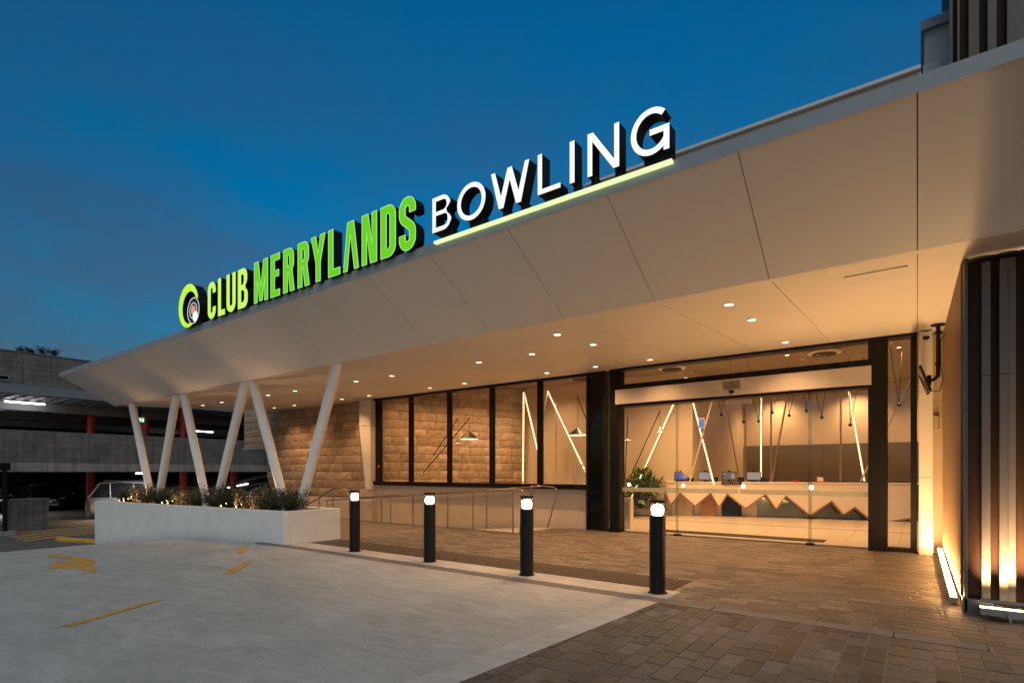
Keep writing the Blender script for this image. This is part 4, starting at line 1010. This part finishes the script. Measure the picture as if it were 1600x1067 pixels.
cone_pendant(pr(980.5, 687, 17.5), .12, .1, 'small pale cone pendant at the left edge of the door glass', (pr(976, 760, 17.5), pr(981, 650, 17.5)), pr(981, 652, 17.5))
cone_pendant(pr(1031, 674, 17.0), .12, .13, 'small bronze cone pendant above the potted plant', (pr(978, 760, 17.0), pr(1031, 642, 17)), pr(1031, 640, 17))
# droplet pendants on paired cords
for i, (x, y, Yp) in enumerate(((1071, 658, 19), (1127, 648, 19.6), (1162, 659, 19), (1185, 658, 19.6), (1207, 644.5, 20), (1233, 649, 19.3), (1260, 642, 20), (1284, 652, 19.3), (1328.5, 663.5, 19), (1404.5, 632.5, 18))):
    c = at(x, y, Yp); t = thing('droplet_pendant', 'small black droplet pendant on twin cords, %s from the left above the counter' % ordn[i], 'pendant lamp', c, 'black droplet pendants above the counter')
    p = MB(); p.lathe(c, [(.012, -.05), (.045, -.03), (.045, .03), (.012, .06)], 10); obj('bulb', p, M_blackplastic, t)
    p = MB(); w = random.uniform(.12, .3); sh = random.uniform(-.15, .15)
    for s_ in (-1, 1): p.path([c+Vector((0, 0, .05)), (c.x+sh+s_*w, c.y+s_*.1, 4.8)], .010, 5)
    obj('cord', p, M_blackplastic, t)
# counter
ct = thing('reception_counter', 'long pale reception counter with zigzag lower edge and timber trim', 'counter', (-3.4, 18.8, 0))
ca, cb_ = Vector((-6.73, 17.67, 0)), Vector((.40, 19.89, 0)); cu_ = (cb_-ca).normalized(); cn_ = Vector((-cu_.y, cu_.x, 0))
def cpt(x, y):
    "photograph position on the counter's front plane"
    F = Vector((-math.sin(YAW), math.cos(YAW), 0)); Rt = Vector((math.cos(YAW), math.sin(YAW), 0)); d = F*855+Rt*(x-800)+Vector((0,0,737-y))
    t = (ca-EYE).dot(cn_)/d.dot(cn_); return EYE+d*t
zig = [(1040.3,768),(1048,787),(1062.3,768.3),(1086,789),(1111,768.7),(1123.5,790.3),(1136,770),(1165,793),(1196.6,770.5),(1213,793.5),(1228,773),(1265.7,803.8),(1300,781),(1318,802.5),(1336,790.8),(1362,812),(1390,821),(1420,809),(1432,824)]
zp = [cpt(*q) for q in zig]; zp = [Vector((v.x, v.y, max(v.z, .01))) for v in zp]
p = MB(); top0 = Vector((zp[0].x, zp[0].y, 1.13)); top1 = Vector((zp[-1].x, zp[-1].y, 1.13))
# front skin as strips between zig points
for a, b in zip(zp[:-1], zp[1:]): p.prism([a, b, Vector((b.x, b.y, 1.09)), Vector((a.x, a.y, 1.09))], cn_*.03)
obj('front_panel', p, M_counter, ct)
p = MB()
for a, b in zip(zp[:-1], zp[1:]):
    d = (b-a).normalized(); nn = Vector((0, 0, 1)) - d*d.z; nn.normalize()
    p.obox(a-nn*.002+cn_*.0005, b-a, cn_*.28, -nn*.045)
obj('timber_edge', p, M_wood, ct)
p = MB(); p.obox(ca+Vector((0, 0, 1.09))-cn_*.02, cu_*7.4, cn_*.75, (0, 0, .04)); obj('top', p, M_counter, ct, bevel=.004)
p = MB(); p.obox(ca+cn_*.42+cu_*.2, cu_*2.6, cn_*.03, (0, 0, 1.08)); obj('kick_panel', p, M_counter, ct)
p = MB(); p.obox(ca+cn_*.42+cu_*2.81, cu_*4.4, cn_*.03, (0, 0, 1.08)); obj('painted_mirror_plinth', p, M_painted_mirror, ct)
p = MB(); q = cpt(1128, 790); q2 = cpt(1160, 790); a_ = Vector((q.x, q.y, 0)); p.obox(a_+cn_*.38, Vector((q2.x, q2.y, 0))-a_, cn_*.03, (0, 0, 1.0)); obj('dark_void_sheet', p, M_black, ct)  # black sheet standing in for the dark void behind the zigzag front
q = cpt(1107, 796); p = MB(); p.obox(Vector((q.x, q.y, 0))+cn_*.2-cu_*.22, cu_*.44, cn_*.2, (0, 0, .7)); obj('timber_leg', p, M_wood, ct)
p = MB(); q = cpt(1250, 752); p.obox(Vector((q.x, q.y, 1.131))+cn_*.3, cu_*3.0, cn_*.2, (0, 0, .035)); obj('cable_tray', p, M_blackplastic, ct)
# point of sale screens and readers
def on_counter(px, dep): 
    q = cpt(px, 752); return Vector((q.x, q.y, 1.131))+cn_*dep
scr = [(1064, E_blue, 'counter screen showing a blue page, leftmost of the four'), (1102, E_screen, 'counter screen showing a pale page, second from the left'), (1140, E_screend, 'counter screen showing a dim page behind the black sign'), (1179, E_screen, 'counter screen with a pale page in front of the upright tube')]
for px, em, lab in scr:
    c = on_counter(px, .25); t = thing('counter_screen', lab, 'screen', c, 'point of sale screens on the counter')
    p = MB(); p.obox(c-cu_*.10, cu_*.2, cn_*.16, (0, 0, .02)); p.obox(c-cu_*.03+cn_*.05, cu_*.06, cn_*.05, (0, 0, .12)); obj('stand', p, M_blackplastic, t)
    up = Vector((0, 0, 1))*.94+cn_*.34; nn = cu_.cross(up); nn = -nn if nn.dot(cn_) > 0 else nn
    o_ = c-cu_*.22+Vector((0, 0, .05)); p = MB(); p.obox(o_, cu_*.44, up*.29, -nn*.03); obj('casing', p, M_blackplastic, t, bevel=.006)
    p = MB(); p.obox(o_+cu_*.02+up*.02+nn*.001, cu_*.40, up*.25, nn*.002); dsp = obj('display', p, em, t)
    p = MB(); p.obox(o_+cu_*.27+up*.06+nn*.004, cu_*.12, up*.16, nn*.001); p.obox(o_+cu_*.05+up*.19+nn*.004, cu_*.07, up*.05, nn*.001); p.obox(o_+cu_*.16+up*.12+nn*.004, cu_*.07, up*.02, nn*.001); obj('page', p, E_screen, dsp)
    p = MB(); p.obox(c-cu_*.05+Vector((0, 0, .325))+cn_*.1, cu_*.10, cn_*.03, (0, 0, .04)); obj('webcam', p, M_blackplastic, t)
for px, lab in ((1079, 'black ticket printer right of the blue screen'), (1117, 'black ticket printer right of the second screen'), (1158, 'black ticket printer right of the dim screen'), (1195, 'black ticket printer right of the upright tube')):
    c = on_counter(px, .2); t = thing('ticket_printer', lab, 'printer', c, 'ticket printers on the counter')
    p = MB(); p.prism([c-cu_*.10, c-cu_*.10+cn_*.18, c-cu_*.10+cn_*.18+Vector((0, 0, .15)), c-cu_*.10+Vector((0, 0, .09))], cu_*.2); obj('body', p, M_blackplastic, t, bevel=.008)
    p = MB(); p.obox(c-cu_*.06-cn_*.002+Vector((0, 0, .05)), cu_*.12, cn_*.003, (0, 0, .012)); obj('slot', p, M_dark if px == 1079 else glow('printer_light', (.05, .04, .5), .5), t)
c = on_counter(1143, -.01); t = thing('counter_notice', 'small black two panel notice hung on the counter edge', 'sign', c-Vector((0, 0, .06)))
for s_ in (-.30, .005):
    p = MB(); p.obox(c+cu_*s_-Vector((0, 0, .09)), cu_*.29, -cn_*.02, (0, 0, .12)); pn = obj('panel', p, M_blackplastic, t)
    p = MB()
    for q in range(3): p.obox(c+cu_*(s_+.04)-cn_*.021+Vector((0, 0, -.06+q*.03)), cu_*.2, -cn_*.001, (0, 0, .006))
    obj('printed_lines', p, M_frost, pn)
c = on_counter(1243, .1); p = MB(); p.obox(c-cu_*.12, cu_*.24, cn_*.12, (0, 0, .05)); tag(obj('red_box', p, mat('red_plastic', (.5, .02, .02), .4), bevel=.01), 'small red box on the counter right of the screens', 'box')
c = on_counter(1283, .1); t = thing('payment_terminal', 'pale payment terminal on a red tray at the right of the counter', 'terminal', c)
p = MB(); p.obox(c-cu_*.25, cu_*.5, cn_*.2, (0, 0, .03)); obj('tray', p, D.materials['red_plastic'], t)
p = MB(); p.prism([c-cu_*.08+Vector((0,0,.03)), c-cu_*.08+cn_*.12+Vector((0,0,.03)), c-cu_*.08+cn_*.12+Vector((0, 0, .16)), c-cu_*.08+Vector((0, 0, .10))], cu_*.16); obj('body', p, M_clad, t, bevel=.008)
# little lit sign hanging behind the counter and an exit board under the ceiling
c = at(1096.5, 661, 17.9); t = thing('hanging_signboard', 'small blue and white lit sign hanging left of the back wall', 'sign', c)
p = MB(); p.box((c.x-.10, c.y-.03, c.z-.17), (c.x+.10, c.y+.03, c.z+.17)); obj('case', p, M_clad, t)
p = MB(); p.box((c.x-.085, c.y-.034, c.z-.14), (c.x+.03, c.y-.031, c.z+.14)); obj('blue_face', p, glow('blue_sign', (.08, .25, .75), 1), t)
p = MB(); p.box((c.x+.032, c.y-.034, c.z-.14), (c.x+.085, c.y-.031, c.z+.14)); obj('white_face', p, E_screen, t)
c = at(1155, 626, 14.0); t = thing('glass_fin_sign', 'pale hanging glass sign just inside the door head', 'sign', c)
p = MB(); p.box((c.x-.27, c.y-.02, c.z-.08), (c.x+.27, c.y+.02, c.z+.1)); obj('panel', p, M_clad, t)
p = MB(); p.tube((c.x-.2, c.y, c.z+.1), (c.x-.2, c.y, 4.79), .006, n=6); p.tube((c.x+.2, c.y, c.z+.1), (c.x+.2, c.y, 4.79), .006, n=6); obj('hanger', p, M_blackplastic, t)
# plant
q = at(1006, 803, 17); P0 = Vector((-7.1, 16.6, 0)); 
P0 = Vector((-7.38, 17.2, 0))
pp = thing('potted_plant', 'big leafy green plant in a grey bowl pot inside the left of the doors', 'plant', P0)
p = MB(); p.lathe(P0, [(.22, 0), (.30, .05), (.34, .24), (.31, .25), (.29, .2)], 24); obj('pot', p, M_pot, pp, smooth=40)
p = MB(); rnd = random.Random(4); lf = []
b = MB(); stm = MB()
for i in range(90):
    a = rnd.uniform(0, 6.28); el = rnd.uniform(.1, 1.4); Ln = rnd.uniform(.6, 1.55)
    hgt = rnd.uniform(.3, 1.15); base = P0+Vector((0, 0, .22)); tip = base+Vector((math.cos(a)*math.cos(el)*Ln*.85, math.sin(a)*math.cos(el)*Ln*.85, hgt*math.sin(el)+.25)); mid = base.lerp(tip, .6)+Vector((0, 0, .15))
    stm.path([base, mid, tip], .007, 5)
    for k in range(6):
        c0 = mid.lerp(tip, k/5.0); d = ((tip-mid).normalized()+Vector((rnd.gauss(0, .5), rnd.gauss(0, .5), rnd.gauss(-.15, .3)))).normalized(); s_ = d.cross(Vector((0, 0, 1))).normalized(); L2 = rnd.uniform(.18, .36); w2 = L2*.25
        dn = Vector((0, 0, -.05))
        b.add([c0, c0+d*L2*.4+s_*w2, c0+d*L2*.4+Vector((0, 0, -.015)), c0+d*L2*.4-s_*w2, c0+d*L2+dn], [(0,2,1),(0,3,2),(1,2,4),(2,3,4)])
for i in range(6):
    a = i*1.1+.3; c0 = P0+Vector((.05*math.cos(a), .05*math.sin(a), 1.35)); d = Vector((math.cos(a)*.55, math.sin(a)*.55, .8)).normalized(); s_ = d.cross(Vector((.3, .2, 1))).normalized(); L2 = .42; w2 = .085
    b.add([c0, c0+d*L2*.45+s_*w2, c0+d*L2*.45, c0+d*L2*.45-s_*w2, c0+d*L2+Vector((0, 0, -.06))], [(0,2,1),(0,3,2),(1,2,4),(2,3,4)])
stm.path([P0+Vector((0, 0, .2)), P0+Vector((0, 0, 1.4))], .018, 6)
obj('foliage', b, M_palm, pp); obj('stem', stm, M_stem, pp)
# poster stand and lantern
q = Vector((-6.05, 13.0, 0)); ps = thing('poster_stand', 'beige information stand with a printed sheet by the left door post', 'stand', q)
p = MB(); p.box((q.x-.17, q.y, 0), (q.x+.17, q.y+.2, .78)); obj('plinth', p, M_counter, ps, bevel=.006)
p = MB(); p.box((q.x-.10, q.y-.004, .2), (q.x+.13, q.y-.001, .68)); sh = obj('sheet', p, mat('paper', (.62, .57, .5), .7), ps)
p = MB(); p.box((q.x-.08, q.y-.006, .45), (q.x+.0, q.y-.0045, .62)); obj('print_block', p, mat('red_black_print', (.14, .03, .02), .7), sh)
p = MB()
for k in range(7): p.box((q.x+.02, q.y-.006, .6-k*.05), (q.x+.11, q.y-.0045, .612-k*.05))
obj('print_line', p, M_dark, sh)
c = at(905, 762, 13.0); lt = thing('white_lantern', 'white framed lantern on the sill at the right hand window', 'lantern', c)
p = MB(); w, h_, bz_ = .16, .62, 1.0
c = Vector((c.x, c.y, bz_))
for sx in (-1, 1):
    for sy in (-1, 1): p.tube((c.x+sx*w, c.y+sy*.14, bz_), (c.x+sx*w*.8, c.y+sy*.11, bz_+h_), .018, n=6)
for zz in (0, .10, h_*.78, h_): p.box((c.x-w, c.y-.14, bz_+zz), (c.x+w, c.y+.14, bz_+zz+.035))
obj('frame', p, M_clad, lt)
p = MB(); p.lathe((c.x, c.y, bz_+.13), [(.05, 0), (.05, .2)], 12); obj('candle', p, M_clad, lt)
p = MB(); p.box((c.x-.7, c.y-.2, .9), (c.x+.3, c.y+.3, .998)); p.box((c.x-.6, c.y-.1, 0), (c.x-.5, c.y+.2, .9)); p.box((c.x+.1, c.y-.1, 0), (c.x+.2, c.y+.2, .9)); tag(obj('side_table', p, M_counter), 'pale side table under the white lantern', 'table')
p = MB(); p.box((-12.2, 14.6, 1.08), (-10.6, 15.1, 1.12)); p.tube((-11.9, 14.85, 0), (-11.9, 14.85, 1.08), .03); p.tube((-10.9, 14.85, 0), (-10.9, 14.85, 1.08), .03); tag(obj('bar_table', p, M_wood), 'dark narrow bar table in front of the indoor stone wall', 'table')
p = MB(); p.box((-14.60, 12.135, 1.60), (-14.58, 12.158, 1.68)); tag(obj('door_indicator', p, E_redled), 'tiny red indicator light on the left window frame', 'indicator')

# ------------------------------------------------------------------ car park
CX = -27.0
cp = thing('car_park', 'multi level concrete car park with grey block parapets at the left', 'building', (-30, 10, -.83))
def blockwall(name, x, y0, y1, z0, z1, par, bl=.4, bh=.2):
    b = MB(); rnd = random.Random(len(name)+int(z0*10)); z = z0; row = 0
    while z < z1-.02:
        h_ = min(bh, z1-z); v = y0-(row % 2)*bl/2
        while v < y1:
            a, c = max(v, y0), min(v+bl, y1)
            if c-a > .03: b.box((x-.1, a+.005, z+.005), (x+rnd.gauss(0, .003), c-.005, z+h_-.005))
            v += bl
        z += bh; row += 1
    o = obj(name, b, M_block, par); o['kind'] = 'stuff'
    bb = MB(); bb.box((x-.19, y0, z0), (x-.012, y1, z1)); obj('mortar', bb, M_blockj, o)
    return o
blockwall('upper_block_parapet', CX, -6, 26, 4.72, 5.9, cp); blockwall('middle_block_parapet', CX, -6, 26, 1.80, 3.02, cp)
p = MB(); p.box((CX-.25, -6, 5.9), (CX+.02, 26, 5.96)); obj('parapet_capping', p, M_blockj, cp)
p = MB(); p.box((CX-.3, -6, 1.455), (CX+.03, 26, 1.797)); p.box((-60, -6, 1.46), (CX-.31, 26, 1.79)); obj('floor_slab', p, M_slab, cp)
p = MB(); p.box((CX-.2, -6, 4.38), (CX+.03, 26, 4.717)); obj('edge_beam', p, M_beam, cp)
# ribbed deck over the middle level
b = MB(); y = -6
while y < 26:
    b.box((-58, y, 4.42), (CX-.21, y+.20, 4.5)); b.box((-58, y+.20, 4.36), (CX-.21, y+.40, 4.44)); y += .40
b.box((-58, -6, 4.5), (CX-.21, 26, 4.7)); o = obj('ribbed_deck', b, M_deck, cp)
for X in (-30.1, -35, -41):
    p = MB(); p.box((X-.15, -6, 4.02), (X+.15, 26, 4.355)); obj('deck_beam', p, M_deck, cp)
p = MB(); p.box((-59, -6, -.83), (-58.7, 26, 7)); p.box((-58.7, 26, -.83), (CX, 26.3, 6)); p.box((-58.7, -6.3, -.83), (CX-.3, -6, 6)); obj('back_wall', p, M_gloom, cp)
p = MB(); p.box((-52, -6, -.4), (-51.8, 26, .45)); obj('inner_barrier', p, M_slab, cp)
for X, Y, z0_, z1_ in ((-33.5, 9.54, -.83, 1.45), (-28.0, 11.6, -.83, 1.45), (-28.0, 13.95, -.83, 1.45), (-28.2, 10.05, 1.8, 4.0), (-28.0, 11.6, 1.8, 4.35), (-30.5, 8.68, 1.8, 4.0), (-33, 16.6, 1.8, 4.0)):
    p = MB(); p.tube((X, Y, z0_ if z0_ > 0 else z0_+.35), (X, Y, z1_), .20 if X < -33.2 and z0_ < 0 else .16, n=20, caps=False); c0 = obj('red_column', p, M_red, cp, smooth=50)
    if z0_ < 0: 
        p = MB(); p.tube((X, Y, z0_), (X, Y, z0_+.35), .203 if X < -33.2 else .163, n=20, caps=False); obj('column_base', p, M_whiteline, c0, smooth=50)
p = MB(); p.box((CX-.02, 3.0, 4.80), (CX+.03, 5.22, 5.02)); wf = obj('window', p, M_beam, cp)
p = MB(); p.box((CX+.031, 3.05, 4.86), (CX+.034, 5.15, 4.97)); obj('pane', p, M_blackglass, wf)
# ramp inside, low down on the right
p = MB(); p.prism([(-31, 13.9, .35), (-31, 18, 1.3), (-31, 18, 1.45), (-31, 13.9, .5)], (-5, 0, 0)); p.prism([(-30.9, 13.2, .2), (-30.9, 18, 1.0), (-30.9, 18, .88), (-30.9, 13.2, .08)], (.1, 0, 0)); obj('inner_ramp', p, M_slab, cp)
# fluorescent battens
def batten(p0, p1, lab):
    p0, p1 = Vector(p0), Vector(p1); t = thing('fluorescent_batten', lab, 'light', (p0+p1)/2, 'fluorescent battens in the car park')
    p = MB(); d = (p1-p0); q = Vector((-d.y, d.x, 0)).normalized()*.06; p.obox(p0-q+Vector((0, 0, .02)), d, q*2, (0, 0, .05)); obj('housing', p, M_clad, t)
    p = MB(); p.tube(p0, p1, .028, n=10); obj('tube', p, E_fluoro, t)
    spot(t, 'batten_lamp', (p0+p1)/2-Vector((0, 0, .04)), (420 if p0.x < -37.5 else 110) if p0.z < 2 else 45, 165, None, 1, (.95, .93, 1), .1)
batten((-29.3, 5.5, 4.27), (-29.3, 6.75, 4.27), 'bright fluorescent tube nearest the street under the ribbed deck')
batten((-36.1, 5.6, 4.27), (-36.1, 6.9, 4.27), 'second fluorescent tube deeper inside at the left edge')
batten((-37.0, 15.9, 4.05), (-37.0, 17.1, 4.05), 'fluorescent tube seen beside the red upper column')
batten((-32.0, 15.6, .55), (-32.0, 16.8, .75), 'fluorescent tube under the inner ramp left of the stone wall')
batten((-38, 4.3, 1.36), (-38, 5.5, 1.36), 'added unseen fluorescent tube to light the black sedans, just out of the left picture edge')  # added lamp out of view, brightens the cars on the lower level
batten((-30, 10.3, 1.38), (-30, 10.62, 1.38), 'short fluorescent tube under the slab beside the leftmost V columns')
# exit sign
t = thing('exit_sign', 'green lit exit sign with white running figure under the deck', 'sign', (-27.9, 9.75, 3.77))
c = Vector((-27.9, 9.755, 3.77)); p = MB(); p.box((c.x-.05, c.y-.16, c.z-.10), (c.x+.0, c.y+.16, c.z+.10)); obj('case', p, E_exit, t)
p = MB(); p.tube((c.x+.005, c.y-.02, c.z+.06), (c.x+.008, c.y-.02, c.z+.06), .018, n=10)
for a, b_ in (((-.02, .04), (-.0, -.02)), ((-.0, -.02), (-.05, -.07)), ((-.0, -.02), (.05, -.04)), ((-.02, .03), (.05, .02)), ((-.02, .03), (-.07, .0))):
    p.path([(c.x+.006, c.y+a[0], c.z+a[1]), (c.x+.006, c.y+b_[0], c.z+b_[1])], .010, 5)
p.box((c.x+.003, c.y+.08, c.z-.07), (c.x+.008, c.y+.13, c.z+.07))
obj('running_figure', p, E_exitw, t)
p = MB(); p.box((c.x-.03, c.y-.02, c.z+.1), (c.x-.01, c.y+.02, 4.35)); obj('hanger', p, M_blackplastic, t)
# low block wall, black post
lw_ = thing('low_block_wall', 'short grey block wall at the car park entry on the far left', 'wall', (-28.0, 6, -.83))
b = MB()
for j in range(6):
    yy = 5.40-(j % 2)*.2
    while yy < 6.5:
        a, c = max(yy, 5.40), min(yy+.4, 6.5)
        if c-a > .03: b.box((-27.9, a+.004, -.83+.2*j+.004), (-27.7, c-.004, -.83+.2*j+.196))
        yy += .4
o = obj('block_courses', b, M_block, lw_); o['kind'] = 'stuff'
p = MB(); p.box((-28.9, 5.43, -.83), (-27.91, 5.6, .37)); p.box((-27.89, 5.41, -.83), (-27.71, 6.49, .36)); obj('core', p, M_blockj, lw_)
p = MB(); p.box((-27.95, 5.38, .372), (-27.66, 6.52, .42)); obj('coping', p, M_slab, lw_)
bp = thing('height_bar_post', 'black steel post with a box on top at the left picture edge', 'post', (-26.4, 4.95, -.83))
p = MB(); p.box((-26.45, 4.90, -.70), (-26.35, 5.02, 1.5)); obj('post', p, M_black, bp); p = MB(); p.box((-26.5, 4.2, 1.5), (-26.3, 5.10, 1.78)); obj('box', p, M_black, bp, bevel=.02)
p = MB(); p.box((-26.65, 4.7, -.83), (-26.15, 5.25, -.69)); obj('footing', p, M_slab, bp)
p = MB(); p.box((-27.2, 5.06, .35), (-27.15, 5.14, .95)); tag(obj('white_marker', p, M_whiteline), 'narrow white marker board right of the black post', 'marker')
# weeds growing on the parapet
for i, (Y, s_) in enumerate(((5.55, .55), (6.15, .8), (6.55, .7), (5.85, .35))):
    t = thing('parapet_weed', 'small dark weed growing on top of the upper block parapet, %s from the left' % ordn[(0, 2, 3, 1)[i]], 'weed', (CX-.1, Y, 5.96), 'weeds on the parapet')
    b = MB(); stb = MB(); rnd = random.Random(i+30)
    for k in range(9):
        tip = Vector((rnd.gauss(0, .10), rnd.gauss(0, .22)*s_*1.3, rnd.uniform(.15, .5)*s_)); base = Vector((CX-.1, Y, 5.96)); stb.path([base, base+tip*.6+Vector((0, 0, .05)), base+tip], .006, 4)
        for m_ in range(14):
            c0 = base+tip*rnd.uniform(.3, 1.05)+Vector((rnd.gauss(0, .03), rnd.gauss(0, .05), rnd.gauss(0, .04))); d = Vector((rnd.gauss(0, 1), rnd.gauss(0, 1), rnd.gauss(0, .7))).normalized()*.05; s2 = d.orthogonal().normalized()*.016
            b.add([c0-d, c0+s2, c0+d, c0-s2], [(0,1,2,3)])
    obj('foliage', b, M_leaf, t); obj('stem', stb, M_stem, t)

# ------------------------------------------------------------------ cars (front faces +x in their own space)
def car(label, loc, rot, paint, kind='sedan', plate=True):
    t = thing('parked_car', label, 'car', loc, 'cars in the car park'); t.rotation_euler = (0, 0, rot)
    suv = kind == 'wagon'
    Ln, Wd = (4.6, .92) if suv else (4.6, .89)
    H1 = 1.02 if suv else .92; Hr = 1.78 if suv else 1.44
    hood = .98 if suv else .82
    # stations: x, z top of lower body, half width, z bottom
    stn = [(2.30, .62, .60, .34), (2.22, .72, .78, .24), (1.95, hood-.08, .87, .20), (1.2, hood+.02, Wd, .18), (.75, H1, Wd, .18), (-.4, H1+.01, Wd, .18), (-1.7, H1+.02, Wd, .18), (-2.05, (H1+.02 if suv else H1-.0), Wd-.03, .22), (-2.28, (H1-.06 if suv else .86), .78, .30), (-2.33, .64, .70, .38)]
    def ring(x, zt, w, zb): return [(x, -w*.86, zb), (x, -w, zb+.14), (x, -w, zb+(zt-zb)*.62), (x, -w*.94, zt), (x, 0, zt+.03), (x, w*.94, zt), (x, w, zb+(zt-zb)*.62), (x, w, zb+.14), (x, w*.86, zb)]
    b = MB(); vs = []; fs = []
    for s_ in stn: vs += ring(*s_)
    for i in range(len(stn)-1):
        for k in range(9): fs.append((i*9+k, i*9+(k+1) % 9, (i+1)*9+(k+1) % 9, (i+1)*9+k))
    fs += [tuple(range(8, -1, -1))[::-1], tuple(range(len(vs)-1, len(vs)-10, -1))]
    b.add(vs, fs)
    def put(name, mb, m, par=t, smooth=None, bevel=0):
        o = D.objects.new(name, mb.mesh(name, m, (0, 0, 0), smooth, bevel)); COL.objects.link(o); o.parent = par; return o
    body = put('body', b, paint, smooth=35)
    # greenhouse: glass all round, roof panel and pillars
    cab = [(.95 if not suv else 1.0, H1-.02, Wd*.93), (.15, Hr-.05, Wd*.76), (-.9, Hr, Wd*.76), ((-1.75, Hr-.06, Wd*.74) if suv else (-1.25, Hr-.06, Wd*.74)), ((-2.2, H1, Wd*.86) if suv else (-1.95, H1-.02, Wd*.86))]
    b = MB(); lo = H1-.03; vs = []; fs = []
    for x, zt, w in cab: vs += [(x, -w if zt < H1+.1 else -w, zt), (x, w, zt)]
    base = [(cab[0][0], Wd*.93), (.1, Wd*.93), (-.9, Wd*.93), (cab[3][0], Wd*.92), (cab[4][0], Wd*.86)]
    for x, w in base: vs += [(x, -w, lo), (x, w, lo)]
    for i in range(4):
        a, c = 2*i, 10+2*i
        fs += [(a, a+2, a+3, a+1)] + [(a, c, c+2, a+2), (a+1, a+3, c+3, c+1)]
    fs += [(8, 18, 19, 9)]
    b.add(vs, fs); put('glasshouse', b, M_carglass)
    rf = MB(); e = .012
    rf.add([(.20, -Wd*.75, Hr-.045+e), (.20, Wd*.75, Hr-.045+e), (-.9, Wd*.76, Hr+e), (-.9, -Wd*.76, Hr+e), (cab[3][0], Wd*.74, Hr-.05+e), (cab[3][0], -Wd*.74, Hr-.05+e), (.20, 0, Hr-.02+e), (-.9, 0, Hr+.03+e), (cab[3][0], 0, Hr-.03+e)], [(0,6,7,3),(6,1,2,7),(3,7,8,5),(7,2,4,8)])
    for s_ in (-1, 1):
        rf.path([(cab[0][0]-.02, s_*Wd*.93, H1-.02), (.15, s_*Wd*.765, Hr-.05), (-.9, s_*Wd*.77, Hr+.01), (cab[3][0], s_*Wd*.75, Hr-.05), (cab[4][0], s_*Wd*.87, H1)], .055 if suv else .035, 5)
        for x in ((-.35,) if not suv else (-.35, -1.3)): rf.path([(x, s_*Wd*.94, H1-.02), (x-.05, s_*Wd*.772, Hr-.02)], .03, 5)
    put('roof', rf, paint)
    if suv:
        for s_ in (-1, 1): q = MB(); q.path([(.1, s_*.62, Hr), (0, s_*.62, Hr+.09), (-1.5, s_*.62, Hr+.09), (-1.62, s_*.62, Hr)], .022, 6); put('roof_rail', q, M_chrome)
    for x in (1.42, -1.42):
        for s_ in (-1, 1):
            q = MB(); q.tube((x, s_*(Wd-.20), .33), (x, s_*(Wd+.005), .33), .33, n=22); wh = put('wheel', q, M_tyre, smooth=40)
            q = MB(); q.tube((x, s_*(Wd+.006), .33), (x, s_*(Wd+.016), .33), .20, .12, n=10); put('rim', q, M_rim, wh)
            q = MB(); q.tube((x, s_*(Wd-.12), .36), (x, s_*(Wd+.002), .36), .385, n=20); put('wheel_arch', q, M_dark)
    for s_ in (-1, 1):
        q = MB(); q.prism([(2.20, s_*.52, .66), (2.02, s_*.80, .70), (1.86, s_*.84, .80), (2.06, s_*.55, .76)], (0.06, 0, .012)); put('headlamp', q, M_lampglass)
        q = MB(); q.box((-2.30, s_*.62, .78), (-2.20, s_*.80, .98 if suv else .86)); put('tail_lamp', q, M_tail)
        q = MB(); q.box((.60, s_*(Wd+.02), H1-.02), (.78, s_*(Wd+.18), H1+.13)); put('mirror', q, paint, bevel=.03)
        q = MB(); q.box((-.15, s_*(Wd-.002), H1-.16), (.05, s_*(Wd+.018), H1-.13)); put('door_handle', q, M_chrome)
    q = MB(); q.box((2.27, -.26, .50), (2.312, .26, .60)); put('number_plate', q, M_plate)
    q = MB(); q.box((2.262, -.45, .63), (2.30, .45, .68)); q.box((2.26, -.55, .36), (2.308, .55, .40)); put('grille', q, M_chrome)
    return t
fl = -.832
car('black sedan facing out, parked behind the low block wall', (-42.5, 10.3, fl), R(-24), M_carblack)
car('silver wagon with roof rails parked at the left end of the planter', (-31.6, 11.28, fl), R(62), M_carsilver, 'wagon')
car('black sedan mostly hidden at the far left behind the black post', (-41.5, 7.2, fl), R(-20), M_carblack)
car('white sedan behind the leftmost V columns', (-33.5, 13.2, fl), R(-100), M_carwhite)
car('black wagon parked behind the red column', (-34.5, 16.2, fl), R(-70), M_carblack, 'wagon')
car('silver sedan below the inner ramp, left of the stone wall', (-31.2, 17.6, fl), R(-95), M_carsilver)
car('dark grey sedan in the gloom at the back left', (-54.5, 12.0, fl+.7), R(-10), M_cargrey)
car('dark grey wagon in the gloom behind the first red column', (-54.5, 15.5, fl+.7), R(-10), M_cargrey, 'wagon')
car('dark grey sedan on the middle deck showing only its roof at left', (-33, 8.6, 1.80), R(-95), M_cargrey)
car('black sedan on the middle deck beside the red upper column', (-31.5, 13.6, 1.80), R(-95), M_carblack)
car('silver sedan on the middle deck behind the exit sign', (-36.5, 11.8, 1.80), R(-90), M_carsilver)
